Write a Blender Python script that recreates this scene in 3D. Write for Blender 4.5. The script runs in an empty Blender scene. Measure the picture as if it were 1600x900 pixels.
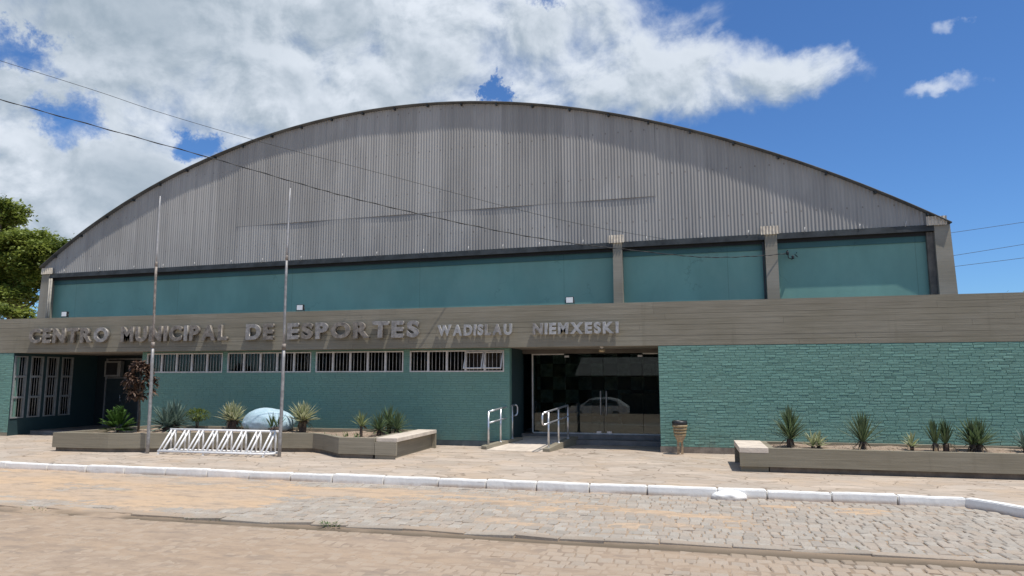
import bpy, bmesh, math, random
import numpy as np
from mathutils import Vector, Matrix, noise as mnoise
rng = random.Random(7)
nr = np.random.RandomState(5)
scene = bpy.context.scene
C = scene.collection
R = math.radians

# ------------------------------------------------------------------ camera, sky, sun, exposure
cam = bpy.data.cameras.new('camera'); cam.lens = 24.11; cam.sensor_width = 36; cam.clip_end = 3000; cam.clip_start = 0.05
cam_o = bpy.data.objects.new('camera', cam); C.objects.link(cam_o)
Rm = Matrix(((0.97009, 0.03191, 0.24065), (0.24275, -0.12214, -0.96237), (-0.00132, 0.992, -0.12623)))
cam_o.matrix_world = Matrix.Translation((0, -16.316, 1.75)) @ Rm.to_4x4()
scene.camera = cam_o
SUN = Vector((0.32, -0.175, 1.0)).normalized()
SUN_EL = math.asin(SUN.z); SUN_AZ = math.atan2(SUN.x, SUN.y)
sl = bpy.data.lights.new('sun', 'SUN'); sl.energy = 4.4; sl.angle = R(0.53); sl.color = (1.0, 0.955, 0.89)
so = bpy.data.objects.new('sun', sl); C.objects.link(so)
so.rotation_euler = SUN.to_track_quat('Z', 'Y').to_euler()
scene.view_settings.view_transform = 'Standard'
scene.view_settings.look = 'None'
scene.view_settings.exposure = 0.0
scene.view_settings.gamma = 1.0
scene.render.engine = 'CYCLES'
scene.cycles.max_bounces = 8
scene.cycles.transparent_max_bounces = 12

class NT:
    """tiny node-graph helper"""
    def __init__(s, tree):
        s.t = tree; s.n = tree.nodes; s.l = tree.links
    def node(s, kind, **kw):
        n = s.n.new(kind)
        for k, v in kw.items(): setattr(n, k, v)
        return n
    def put(s, inp, v):
        if isinstance(v, bpy.types.NodeSocket): s.l.new(v, inp)
        elif v is not None: inp.default_value = v
    def math(s, op, a, b=None, c=None, clamp=False):
        n = s.node('ShaderNodeMath', operation=op, use_clamp=clamp)
        s.put(n.inputs[0], a)
        if b is not None: s.put(n.inputs[1], b)
        if c is not None: s.put(n.inputs[2], c)
        return n.outputs[0]
    def vmath(s, op, a, b=None):
        n = s.node('ShaderNodeVectorMath', operation=op)
        s.put(n.inputs[0], a)
        if b is not None: s.put(n.inputs[1], b)
        return n.outputs[0]
    def comb(s, x, y, z):
        n = s.node('ShaderNodeCombineXYZ')
        for i, v in enumerate((x, y, z)): s.put(n.inputs[i], v)
        return n.outputs[0]
    def sep(s, v):
        n = s.node('ShaderNodeSeparateXYZ'); s.put(n.inputs[0], v); return n.outputs
    def noise(s, vec, scale, detail=4, rough=0.55, dist=0.0, color=False):
        n = s.node('ShaderNodeTexNoise')
        s.put(n.inputs['Vector'], vec); n.inputs['Scale'].default_value = scale
        n.inputs['Detail'].default_value = detail; n.inputs['Roughness'].default_value = rough
        n.inputs['Distortion'].default_value = dist
        return n.outputs['Color' if color else 'Fac']
    def ramp(s, fac, lo, hi, a=0.0, b=1.0, smooth=True):
        n = s.node('ShaderNodeMapRange', interpolation_type='SMOOTHSTEP' if smooth else 'LINEAR')
        s.put(n.inputs[0], fac); n.inputs[1].default_value = lo; n.inputs[2].default_value = hi
        n.inputs[3].default_value = a; n.inputs[4].default_value = b
        return n.outputs[0]
    def mix(s, fac, a, b, mode='MIX'):
        n = s.node('ShaderNodeMix', data_type='RGBA', blend_type=mode)
        s.put(n.inputs[0], fac)
        for i, v in ((6, a), (7, b)):
            if isinstance(v, tuple) and len(v) == 3: v = v + (1,)
            s.put(n.inputs[i], v)
        return n.outputs[2]

# ---- world: physical sky plus a layer of fair-weather clouds placed by azimuth and elevation
w = bpy.data.worlds.new('World'); scene.world = w; w.use_nodes = True
g = NT(w.node_tree); g.n.clear()
SKY = 0.085
sky = g.node('ShaderNodeTexSky', sky_type='NISHITA', sun_disc=False)
sky.sun_elevation = SUN_EL; sky.sun_rotation = SUN_AZ; sky.altitude = 50; sky.air_density = 1.0; sky.dust_density = 0.25; sky.ozone_density = 2.2
dirv = g.node('ShaderNodeTexCoord').outputs['Generated']
dx, dy, dz = g.sep(g.vmath('NORMALIZE', dirv))
az = g.math('ARCTAN2', dx, dy)
el = g.math('ARCSINE', dz)
# cloud banks: (azimuth, elevation, half width, half height, weight)
banks = [(0.3, 1.25, 4.0, 0.55, .95), (2.9, 0.85, 1.6, 0.35, .9), (-0.74, 0.43, 0.58, 0.24, 1.3), (-0.40, 0.46, 0.44, 0.16, 1.3), (-0.115, 0.422, 0.160, 0.085, 1.1),  # first two banks are unseen, added to whiten the ambient light
         (0.01, 0.408, 0.150, 0.062, 1.1), (0.12, 0.390, 0.125, 0.046, 1.05), (-0.82, 0.25, 0.30, 0.14, 1.2), (-0.50, 0.35, 0.28, 0.12, 1.1),
         (0.335, 0.350, 0.055, 0.013, .62), (0.352, 0.417, 0.018, 0.012, .5), (0.215, 0.395, 0.03, 0.022, .5), 
         (-1.5, 0.5, 0.5, 0.25, 1.0), (1.6, 0.35, 0.5, 0.10, .9), (2.6, 0.45, 0.7, 0.16, 1.0), (-2.5, 0.4, 0.6, 0.14, 1.0)]
gaps = [(-0.897, 0.372, 0.045, 0.022, 1.0), (-0.835, 0.312, 0.032, 0.03, .9), (-0.685, 0.30, 0.03, 0.018, .9), (-0.268, 0.402, 0.016, 0.020, .85),
        (-0.20, 0.53, 0.03, 0.015, .8)]
def bank(b, az_, el_):
    a = g.math('DIVIDE', g.math('SUBTRACT', az_, b[0]), b[2]); e = g.math('DIVIDE', g.math('SUBTRACT', el_, b[1]), b[3])
    r2 = g.math('ADD', g.math('MULTIPLY', a, a), g.math('MULTIPLY', e, e))
    return g.math('MULTIPLY', g.math('SUBTRACT', 1.0, r2), b[4])
wr_, wg_, wb_ = g.sep(g.noise(g.comb(az, el, 1.7), 9.0, 5, 0.6, 0.0, True))
wr2, wg2, wb2 = g.sep(g.noise(g.comb(az, el, 4.1), 34.0, 4, 0.6, 0.0, True))
waz = g.math('ADD', az, g.math('ADD', g.math('MULTIPLY', g.math('SUBTRACT', wr_, .5), .09), g.math('MULTIPLY', g.math('SUBTRACT', wr2, .5), .045)))
wel = g.math('ADD', el, g.math('ADD', g.math('MULTIPLY', g.math('SUBTRACT', wg_, .5), .055), g.math('MULTIPLY', g.math('SUBTRACT', wg2, .5), .034)))
wr3, wg3, wb3 = g.sep(g.noise(g.comb(az, el, 7.7), 21.0, 7, 0.68, 0.0, True))
gaz = g.math('ADD', az, g.math('MULTIPLY', g.math('SUBTRACT', wr3, .5), .13))
gel = g.math('ADD', el, g.math('MULTIPLY', g.math('SUBTRACT', wg3, .5), .10))
def cloud_density(daz, del_, detail):
    a = g.math('ADD', waz, daz); e = g.math('ADD', wel, del_)
    d = None
    for b in banks:
        v = bank(b, a, e)
        d = v if d is None else g.math('SMOOTH_MAX', d, v, 0.2)
    d = g.math('MINIMUM', d, g.ramp(az, -0.20, -0.45, 0.85, 1.15))
    for b in gaps:
        v = g.math('MAXIMUM', bank((b[0], b[1], b[2] * 1.45, b[3] * 1.45, b[4] * 1.20), gaz, gel), 0.0)
        d = g.math('SUBTRACT', d, v)
    p = g.comb(g.math('ADD', az, daz), g.math('MULTIPLY', g.math('ADD', el, del_), 1.3), 0.37)
    big = g.noise(p, 8.0, detail, 0.60, 0.25)
    return g.math('ADD', d, g.math('MULTIPLY', g.math('SUBTRACT', big, 0.5), 2.7)), p
d0, p0 = cloud_density(0.0, 0.0, 10)
d1, _ = cloud_density(0.011, 0.018, 9)
mask = g.ramp(d0, -0.10, 1.0)
lit = g.ramp(g.math('SUBTRACT', d0, d1), -0.55, 0.36)
dens = g.ramp(d0, 0.5, 1.5)
thick = g.ramp(g.noise(p0, 4.2, 5, 0.55), 0.38, 0.62)
leftside = g.ramp(az, -0.06, -0.45, 0.30, 1.0)
topdark = g.math('MULTIPLY', g.ramp(el, 0.30, 0.46, 0.0, 1.0), g.ramp(az, -0.45, -0.80, 0.0, 1.0))
grey = g.math('MULTIPLY', g.math('MULTIPLY', thick, leftside), g.math('ADD', .35, g.math('MULTIPLY', dens, .5)))
grey = g.math('MAXIMUM', grey, g.math('MULTIPLY', topdark, g.math('ADD', .70, g.math('MULTIPLY', thick, .3))))
litw = g.math('MULTIPLY', g.math('ADD', .25, g.math('MULTIPLY', lit, .75)), g.math('SUBTRACT', 1.0, g.math('MULTIPLY', grey, 0.85)))
K = 1.0 / SKY
ccol = g.mix(litw, (0.29 * K, 0.375 * K, 0.455 * K), (0.80 * K, 0.86 * K, 0.94 * K))
skyc = g.mix(1.0, sky.outputs[0], (0.71, 1.10, 1.58), 'MULTIPLY')
tot = g.mix(g.math('MULTIPLY', mask, .97), skyc, ccol)
bg = g.node('ShaderNodeBackground'); g.put(bg.inputs[0], tot); bg.inputs[1].default_value = SKY
out = g.node('ShaderNodeOutputWorld'); g.l.new(bg.outputs[0], out.inputs[0])

# ------------------------------------------------------------------ materials
def material(name):
    m = bpy.data.materials.new(name); m.use_nodes = True
    t = NT(m.node_tree); t.b = m.node_tree.nodes['Principled BSDF']; t.out = m.node_tree.nodes['Material Output']
    t.pos = t.node('ShaderNodeNewGeometry').outputs['Position']
    return m, t
def bump(t, h, strength=0.4, dist=0.01):
    n = t.node('ShaderNodeBump'); n.inputs['Strength'].default_value = strength; n.inputs['Distance'].default_value = dist
    t.put(n.inputs['Height'], h); t.l.new(n.outputs[0], t.b.inputs['Normal'])
def scaled(t, v, s):
    return t.vmath('MULTIPLY', v, tuple(s))
def attr(t, name='tone'):
    n = t.node('ShaderNodeAttribute'); n.attribute_name = name; return n.outputs['Fac']

def plain(name, col, rough=0.6, metal=0.0, var=0.15, scale=6.0, bmp=0.0, spec=0.5):
    m, t = material(name)
    n = t.noise(t.pos, scale, 6, 0.6)
    c = t.mix(t.ramp(n, 0.3, 0.7), tuple(x * (1 - var) for x in col), tuple(min(1, x * (1 + var)) for x in col))
    t.put(t.b.inputs['Base Color'], c); t.b.inputs['Roughness'].default_value = rough; t.b.inputs['Metallic'].default_value = metal
    t.b.inputs['Specular IOR Level'].default_value = spec
    if bmp: bump(t, t.noise(t.pos, scale * 8, 5, 0.6), bmp, 0.01)
    return m

def concrete(name, col, streak=1.0):
    m, t = material(name)
    fine = t.noise(scaled(t, t.pos, (1.2, 1.2, 34)), 1.0, 6, 0.62, 0.4)
    big = t.noise(scaled(t, t.pos, (.45, .45, 1.2)), 1.0, 5, 0.6)
    grain = t.noise(t.pos, 60, 4, 0.7)
    c = t.mix(t.ramp(fine, 0.32, 0.72), tuple(x * (1 - .26 * streak) for x in col), tuple(x * (1 + .14 * streak) for x in col))
    c = t.mix(t.ramp(big, 0.35, 0.7), c, t.mix(0.5, c, (col[0] * .62, col[1] * .60, col[2] * .52)))
    edge = t.ramp(t.noise(scaled(t, t.pos, (0.5, 0.5, 46)), 1.0, 3, 0.5, 0.2), 0.66, 0.74)
    c = t.mix(t.math('MULTIPLY', edge, 0.45 * streak), c, (col[0] * 1.7, col[1] * 1.65, col[2] * 1.55))
    drip = t.ramp(t.noise(scaled(t, t.pos, (3.0, 3.0, .25)), 1.0, 5, 0.6), 0.58, 0.75)
    c = t.mix(t.math('MULTIPLY', drip, 0.30), c, (col[0] * .45, col[1] * .42, col[2] * .36))
    c = t.mix(t.math('MULTIPLY', attr(t), 0.16), c, tuple(x * .55 for x in col))
    t.put(t.b.inputs['Base Color'], c); t.b.inputs['Roughness'].default_value = 0.9; t.b.inputs['Specular IOR Level'].default_value = 0.2
    h = t.math('ADD', t.math('MULTIPLY', fine, 1.0), t.math('MULTIPLY', grain, 0.25))
    bump(t, h, 0.35, 0.010)
    return m

def painted_brick(name, col):
    m, t = material(name)
    big = t.noise(t.pos, 0.9, 5, 0.6)
    grain = t.noise(t.pos, 70, 5, 0.7)
    tone = attr(t)
    c = t.mix(tone, tuple(x * .94 for x in col), tuple(x * 1.06 for x in col))
    c = t.mix(t.ramp(big, .4, .7), c, t.mix(0.35, c, (col[0] * 1.25, col[1] * 1.05, col[2] * 1.05)))
    z = t.sep(t.pos)[2]
    low = t.math('MULTIPLY', t.ramp(z, 0.55, 0.05), t.ramp(t.noise(scaled(t, t.pos, (2.5, 2.5, .8)), 1.2, 5, .65), .42, .65))
    c = t.mix(t.math('MULTIPLY', low, 0.4), c, (0.16, 0.14, 0.10))
    worn = t.ramp(t.noise(t.pos, 16, 5, 0.7), 0.66, 0.74)
    c = t.mix(t.math('MULTIPLY', worn, 0.35), c, (0.30, 0.40, 0.36))
    t.put(t.b.inputs['Base Color'], c); t.b.inputs['Roughness'].default_value = 0.62; t.b.inputs['Specular IOR Level'].default_value = 0.35
    bump(t, t.math('ADD', grain, t.noise(scaled(t, t.pos, (9, 9, 26)), 1.0, 4, .6)), 0.5, 0.010)
    return m

def render_paint(name, col):                                         # smooth painted plaster with faint runs
    m, t = material(name)
    runs = t.noise(scaled(t, t.pos, (.8, .8, .4)), 1.0, 6, .6)
    big = t.noise(t.pos, 0.5, 5, 0.6)
    c = t.mix(t.ramp(runs, .35, .75), tuple(x * .9 for x in col), tuple(x * 1.12 for x in col))
    c = t.mix(t.ramp(big, .42, .7), c, t.mix(.3, c, (col[0] * 1.5, col[1] * 1.15, col[2] * 1.12)))
    drip = t.ramp(t.noise(scaled(t, t.pos, (7, 7, .22)), 1.0, 6, .7), .60, .74)
    c = t.mix(t.math('MULTIPLY', drip, .16), c, (col[0] * .6, col[1] * .6, col[2] * .6))
    px_, py_, pz_ = t.sep(t.pos)
    seam = t.math('LESS_THAN', t.math('ABSOLUTE', t.math('SUBTRACT', t.math('FRACT', t.math('MULTIPLY', t.math('ADD', px_, 1.1), .21)), .5)), .0022)
    c = t.mix(t.math('MULTIPLY', seam, .35), c, (col[0] * .4, col[1] * .4, col[2] * .4))
    vc = t.node('ShaderNodeTexVoronoi', feature='DISTANCE_TO_EDGE'); t.put(vc.inputs['Vector'], t.vmath('ADD', t.pos, scaled(t, t.noise(t.pos, 2.2, 5, .6, color=True), (.9, .9, .9)))); vc.inputs['Scale'].default_value = .45
    crack = t.math('MULTIPLY', t.ramp(vc.outputs['Distance'], .0, .012, 1, 0), t.ramp(t.noise(t.pos, .8, 4, .6), .50, .60))
    c = t.mix(t.math('MULTIPLY', crack, .35), c, (col[0] * .45, col[1] * .45, col[2] * .45))
    spot = t.ramp(t.noise(scaled(t, t.pos, (9, 9, .8)), 1.0, 5, .7), .68, .78)
    c = t.mix(t.math('MULTIPLY', spot, .08), c, (col[0] * .55, col[1] * .55, col[2] * .55))
    t.put(t.b.inputs['Base Color'], c); t.b.inputs['Roughness'].default_value = 0.6; t.b.inputs['Specular IOR Level'].default_value = 0.3
    bump(t, t.noise(t.pos, 14, 6, .6), .12, .01)
    return m

def cladding_mat(name):
    m, t = material(name)
    x, y, z = t.sep(t.pos)
    tone = attr(t)
    st = t.noise(scaled(t, t.pos, (5.5, 5.5, .12)), 1.0, 7, .68)
    big = t.noise(scaled(t, t.pos, (.35, .35, .5)), 1.0, 5, .6)
    c = t.mix(tone, (.345, .332, .308), (.425, .41, .382))
    c = t.mix(t.math('MULTIPLY', t.ramp(st, .42, .72), .55), c, (.235, .228, .220))
    c = t.mix(t.math('MULTIPLY', t.ramp(big, .45, .7), .30), c, (.29, .275, .255))
    patch = t.ramp(t.noise(scaled(t, t.pos, (1.02, 1.02, .28)), 1.0, 3, .5), .50, .60)
    c = t.mix(t.math('MULTIPLY', patch, .28), c, (.235, .225, .21))
    fx = t.math('ABSOLUTE', t.math('SUBTRACT', t.math('FRACT', t.math('MULTIPLY', x, 2.6)), .5)); fz = t.math('ABSOLUTE', t.math('SUBTRACT', t.math('FRACT', t.math('MULTIPLY', z, .72)), .5))
    screw = t.math('MULTIPLY', t.math('LESS_THAN', fx, .055), t.math('LESS_THAN', fz, .018))
    c = t.mix(t.math('MULTIPLY', screw, .55), c, (.12, .10, .085))
    rust = t.ramp(t.noise(t.pos, 9, 5, .7), .70, .78)
    c = t.mix(t.math('MULTIPLY', rust, .35), c, (.13, .105, .085))
    t.put(t.b.inputs['Base Color'], c); t.b.inputs['Roughness'].default_value = .8; t.b.inputs['Specular IOR Level'].default_value = .25
    bump(t, t.noise(t.pos, 40, 4, .6), .15, .006)
    return m

def glass_mat(name, tint, base=1.0):
    m, t = material(name)
    t.n.remove(t.b)
    tr = t.node('ShaderNodeBsdfTransparent'); t.put(tr.inputs[0], tint + (1,))
    gl = t.node('ShaderNodeBsdfGlossy'); gl.inputs['Roughness'].default_value = 0.012; t.put(gl.inputs[0], (.92, .96, .95, 1))
    fr = t.node('ShaderNodeFresnel'); fr.inputs[0].default_value = 1.5
    mx = t.node('ShaderNodeMixShader')
    t.put(mx.inputs[0], t.math('MULTIPLY', fr.outputs[0], base, clamp=True))
    t.l.new(tr.outputs[0], mx.inputs[1]); t.l.new(gl.outputs[0], mx.inputs[2]); t.l.new(mx.outputs[0], t.out.inputs[0])
    return m

def leaf_mat(name, dark, light, trans=0.35, edge=None):
    m, t = material(name)
    tone = attr(t)
    c = t.mix(tone, dark, light)
    if edge is not None: c = t.mix(attr(t, 'edge'), c, edge)
    t.put(t.b.inputs['Base Color'], c); t.b.inputs['Roughness'].default_value = .5; t.b.inputs['Specular IOR Level'].default_value = .35
    tl = t.node('ShaderNodeBsdfTranslucent'); t.put(tl.inputs[0], c)
    mx = t.node('ShaderNodeMixShader'); mx.inputs[0].default_value = trans
    t.l.new(t.b.outputs[0], mx.inputs[1]); t.l.new(tl.outputs[0], mx.inputs[2]); t.l.new(mx.outputs[0], t.out.inputs[0])
    return m

def flagstone_mat(name):
    m, t = material(name)
    x, y, z = t.sep(t.pos)
    wob = t.noise(t.pos, 1.6, 3, .5, color=True)
    p = t.vmath('ADD', scaled(t, t.pos, (1.45, 2.9, 0)), scaled(t, wob, (1.3, 1.3, 0)))
    def vor(feat):
        n = t.node('ShaderNodeTexVoronoi', feature=feat); t.put(n.inputs['Vector'], p); n.inputs['Scale'].default_value = 1.25; n.inputs['Randomness'].default_value = .95
        return n
    e = vor('DISTANCE_TO_EDGE').outputs['Distance']; cc = vor('F1').outputs['Color']
    r_, g_, b_ = t.sep(cc)
    joint = t.ramp(e, .008, .030, 1.0, 0.0)
    joint = t.math('MULTIPLY', joint, t.ramp(t.noise(t.pos, 2.3, 4, .6), .36, .58, .28, 1.0))
    c = t.mix(r_, (.40, .325, .255), (.54, .45, .365))
    c = t.mix(t.math('MULTIPLY', g_, .45), c, (.40, .36, .31))
    fine = t.noise(scaled(t, t.pos, (7, 14, 7)), 1.0, 7, .7)
    c = t.mix(t.math('MULTIPLY', t.ramp(fine, .38, .7), .55), c, t.mix(.5, c, (.27, .21, .16)))
    dirt = t.ramp(t.noise(t.pos, .7, 6, .65), .48, .66)
    c = t.mix(t.math('MULTIPLY', dirt, .5), c, (.50, .375, .26))
    c = t.mix(t.math('MULTIPLY', joint, .75), c, (.20, .155, .115))
    t.put(t.b.inputs['Base Color'], c); t.b.inputs['Roughness'].default_value = .88; t.b.inputs['Specular IOR Level'].default_value = .2
    h = t.math('SUBTRACT', t.math('MULTIPLY', fine, .35), joint)
    h = t.math('ADD', h, t.math('MULTIPLY', b_, .5))
    bump(t, h, .55, .016)
    return m

def cobble_mat(name):
    m, t = material(name)
    tone = attr(t); hue = attr(t, 'hue'); dust = attr(t, 'dust')
    c = t.mix(tone, (.33, .30, .26), (.45, .415, .36))
    c = t.mix(t.math('MULTIPLY', hue, .6), c, (.42, .335, .265))
    fine = t.noise(t.pos, 38, 6, .7)
    c = t.mix(t.math('MULTIPLY', t.ramp(fine, .4, .7), .4), c, (.22, .19, .165))
    d = t.math('ADD', dust, t.math('MULTIPLY', t.math('SUBTRACT', t.noise(t.pos, 7, 6, .65), .5), 1.1), clamp=True)
    c = t.mix(t.math('MULTIPLY', d, .9), c, (.395, .305, .225))
    c = t.mix(t.math('MULTIPLY', attr(t, 'grime'), .75), c, (.12, .10, .07))
    t.put(t.b.inputs['Base Color'], c); t.b.inputs['Roughness'].default_value = .9; t.b.inputs['Specular IOR Level'].default_value = .15
    bump(t, fine, .6, .012)
    return m

def sand_mat(name):
    m, t = material(name)
    big = t.noise(scaled(t, t.pos, (.5, 1.2, 1)), 1.0, 6, .6); fine = t.noise(t.pos, 90, 5, .75); mid = t.noise(scaled(t, t.pos, (3, 8, 3)), 1.0, 6, .65)
    c = t.mix(t.ramp(big, .35, .68), (.545, .395, .262), (.475, .375, .285))
    c = t.mix(t.math('MULTIPLY', t.ramp(mid, .45, .72), .5), c, (.34, .255, .185))
    c = t.mix(t.math('MULTIPLY', t.ramp(fine, .45, .75), .35), c, (.28, .21, .15))
    c = t.mix(t.math('MULTIPLY', attr(t, 'pale'), .75), c, t.mix(t.ramp(mid, .35, .7), (.36, .278, .208), (.29, .225, .172)))
    blot = t.ramp(t.noise(scaled(t, t.pos, (2.2, 5.5, 2)), 1.0, 6, .7), .50, .66)
    c = t.mix(t.math('MULTIPLY', blot, .48), c, (.23, .195, .165))
    peb = t.ramp(t.noise(scaled(t, t.pos, (18, 26, 18)), 1.0, 4, .7), .58, .70)
    c = t.mix(t.math('MULTIPLY', peb, .55), c, (.20, .16, .125))
    c = t.mix(t.math('MULTIPLY', t.ramp(attr(t, 'joint'), .35, 1.0), .42), c, (.19, .15, .115))
    c = t.mix(t.math('MULTIPLY', attr(t, 'grime'), .85), c, (.11, .09, .065))
    t.put(t.b.inputs['Base Color'], c); t.b.inputs['Roughness'].default_value = .95; t.b.inputs['Specular IOR Level'].default_value = .1
    bump(t, t.math('ADD', fine, t.math('MULTIPLY', mid, 1.5)), .5, .012)
    return m

TEAL = (.148, .286, .238)
M = dict(
    parapet=concrete('board_marked_concrete', (.272, .250, .197), .62),
    planter=concrete('planter_concrete', (.30, .268, .205), .6),
    pillar=concrete('pillar_concrete', (.33, .30, .245), .25),
    slab=plain('bright_screed', (.60, .52, .43), .9, 0, .14, 4, .4),
    brick=painted_brick('teal_painted_brick', TEAL),
    plaster=render_paint('teal_painted_plaster', (.195, .375, .315)),
    plinth=plain('dark_plinth_render', (.20, .17, .14), .9, 0, .3, 5, .4),
    cladding=cladding_mat('weathered_corrugated_sheet'),
    capsheet=plain('new_corrugated_sheet', (.62, .54, .43), .8, 0, .18, 10, .2),
    roof=plain('aged_roof_sheet', (.10, .10, .095), .85, 0, .3, 2, .3),
    darkmetal=plain('dark_flashing', (.045, .05, .05), .6, .1, .4, 3),
    alu=plain('grey_white_window_paint', (.60, .575, .54), .5, 0, .15, 12),
    bar=plain('grey_grille_paint', (.36, .35, .335), .5, 0, .2, 12),
    chrome=plain('galvanised_tube', (.66, .67, .69), .32, .75, .12, 20),
    letter=plain('brushed_steel_letters', (.42, .41, .39), .5, .5, .25, 14),
    letter_mid=plain('dulled_steel_letters', (.31, .29, .265), .5, .45, .32, 9),
    letter_old=plain('tarnished_steel_letters', (.225, .20, .17), .6, .35, .38, 9),
    white=plain('white_tube_paint', (.80, .79, .77), .45, 0, .08, 12),
    kerbwhite=None, soil=None,
    black=plain('black_rubber', (.02, .02, .022), .45, 0, .3, 12),
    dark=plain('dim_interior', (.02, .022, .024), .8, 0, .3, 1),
    floor=plain('entrance_floor', (.20, .18, .165), .5, 0, .25, 3, .2),
    wood=plain('tan_timber', (.36, .265, .165), .7, 0, .35, 16, .4),
    tan=plain('tan_plastic_slats', (.36, .27, .15), .55, 0, .3, 14),
    cable=plain('black_cable', (.02, .02, .02), .6),
    glass=glass_mat('entrance_glass', (.52, .60, .58), 1.5),
    pane=glass_mat('window_glass', (.42, .45, .45), .8),
    bark=plain('tree_bark', (.13, .10, .075), .9, 0, .35, 10, .6),
    trunk=plain('fibrous_trunk', (.085, .06, .045), .9, 0, .5, 40, .8),
    lens=plain('floodlight_lens', (.72, .76, .78), .25, 0, .06, 8),
    pole=plain('greyed_pole_paint', (.30, .29, .28), .5, .3, .25, 10),
    polerust=plain('rusty_pole_steel', (.25, .215, .185), .7, .3, .4, 12),
    polewhite=plain('chalky_pole_paint', (.44, .43, .42), .5, .1, .15, 10),
    carpaint=plain('white_car_paint', (.78, .78, .78), .25, 0, .03, 2),
    tyre=plain('tyre_rubber', (.02, .02, .02), .8),
    carglass=plain('dark_car_glass', (.015, .018, .02), .08, 0, .1, 1),
    redlens=plain('red_lens', (.45, .03, .02), .3),
)
def soil_mat():
    m, t = material('dry_gravelly_soil')
    f = t.noise(t.pos, 34, 6, .75); b = t.noise(t.pos, 2.5, 5, .6)
    c = t.mix(t.ramp(f, .35, .7), (.23, .165, .115), (.52, .41, .31)); c = t.mix(t.math('MULTIPLY', t.ramp(b, .45, .65), .5), c, (.28, .20, .14))
    t.put(t.b.inputs['Base Color'], c); t.b.inputs['Roughness'].default_value = .95; bump(t, f, .9, .03); return m
M['soil'] = soil_mat()
def kerb_mat():
    m, t = material('whitewashed_kerb')
    f = t.noise(t.pos, 22, 6, .7); b = t.noise(t.pos, 1.7, 5, .65)
    c = t.mix(t.ramp(f, .3, .7), (.82, .80, .76), (.88, .865, .83))
    c = t.mix(t.math('MULTIPLY', t.ramp(f, .62, .72), .55), c, (.45, .38, .31))
    scuff = t.ramp(t.noise(scaled(t, t.pos, (1.2, 5, 9)), 1.0, 6, .7), .60, .70)
    c = t.mix(t.math('MULTIPLY', scuff, .45), c, (.40, .36, .32))
    z = t.sep(t.pos)[2]
    low = t.math('MULTIPLY', t.ramp(z, -.055, -.12), t.ramp(b, .35, .6, .25, 1))
    c = t.mix(t.math('MULTIPLY', low, .8), c, (.47, .36, .26))
    t.put(t.b.inputs['Base Color'], c); t.b.inputs['Roughness'].default_value = .85; bump(t, f, .4, .01); return m
M['kerbwhite'] = kerb_mat()

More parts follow.
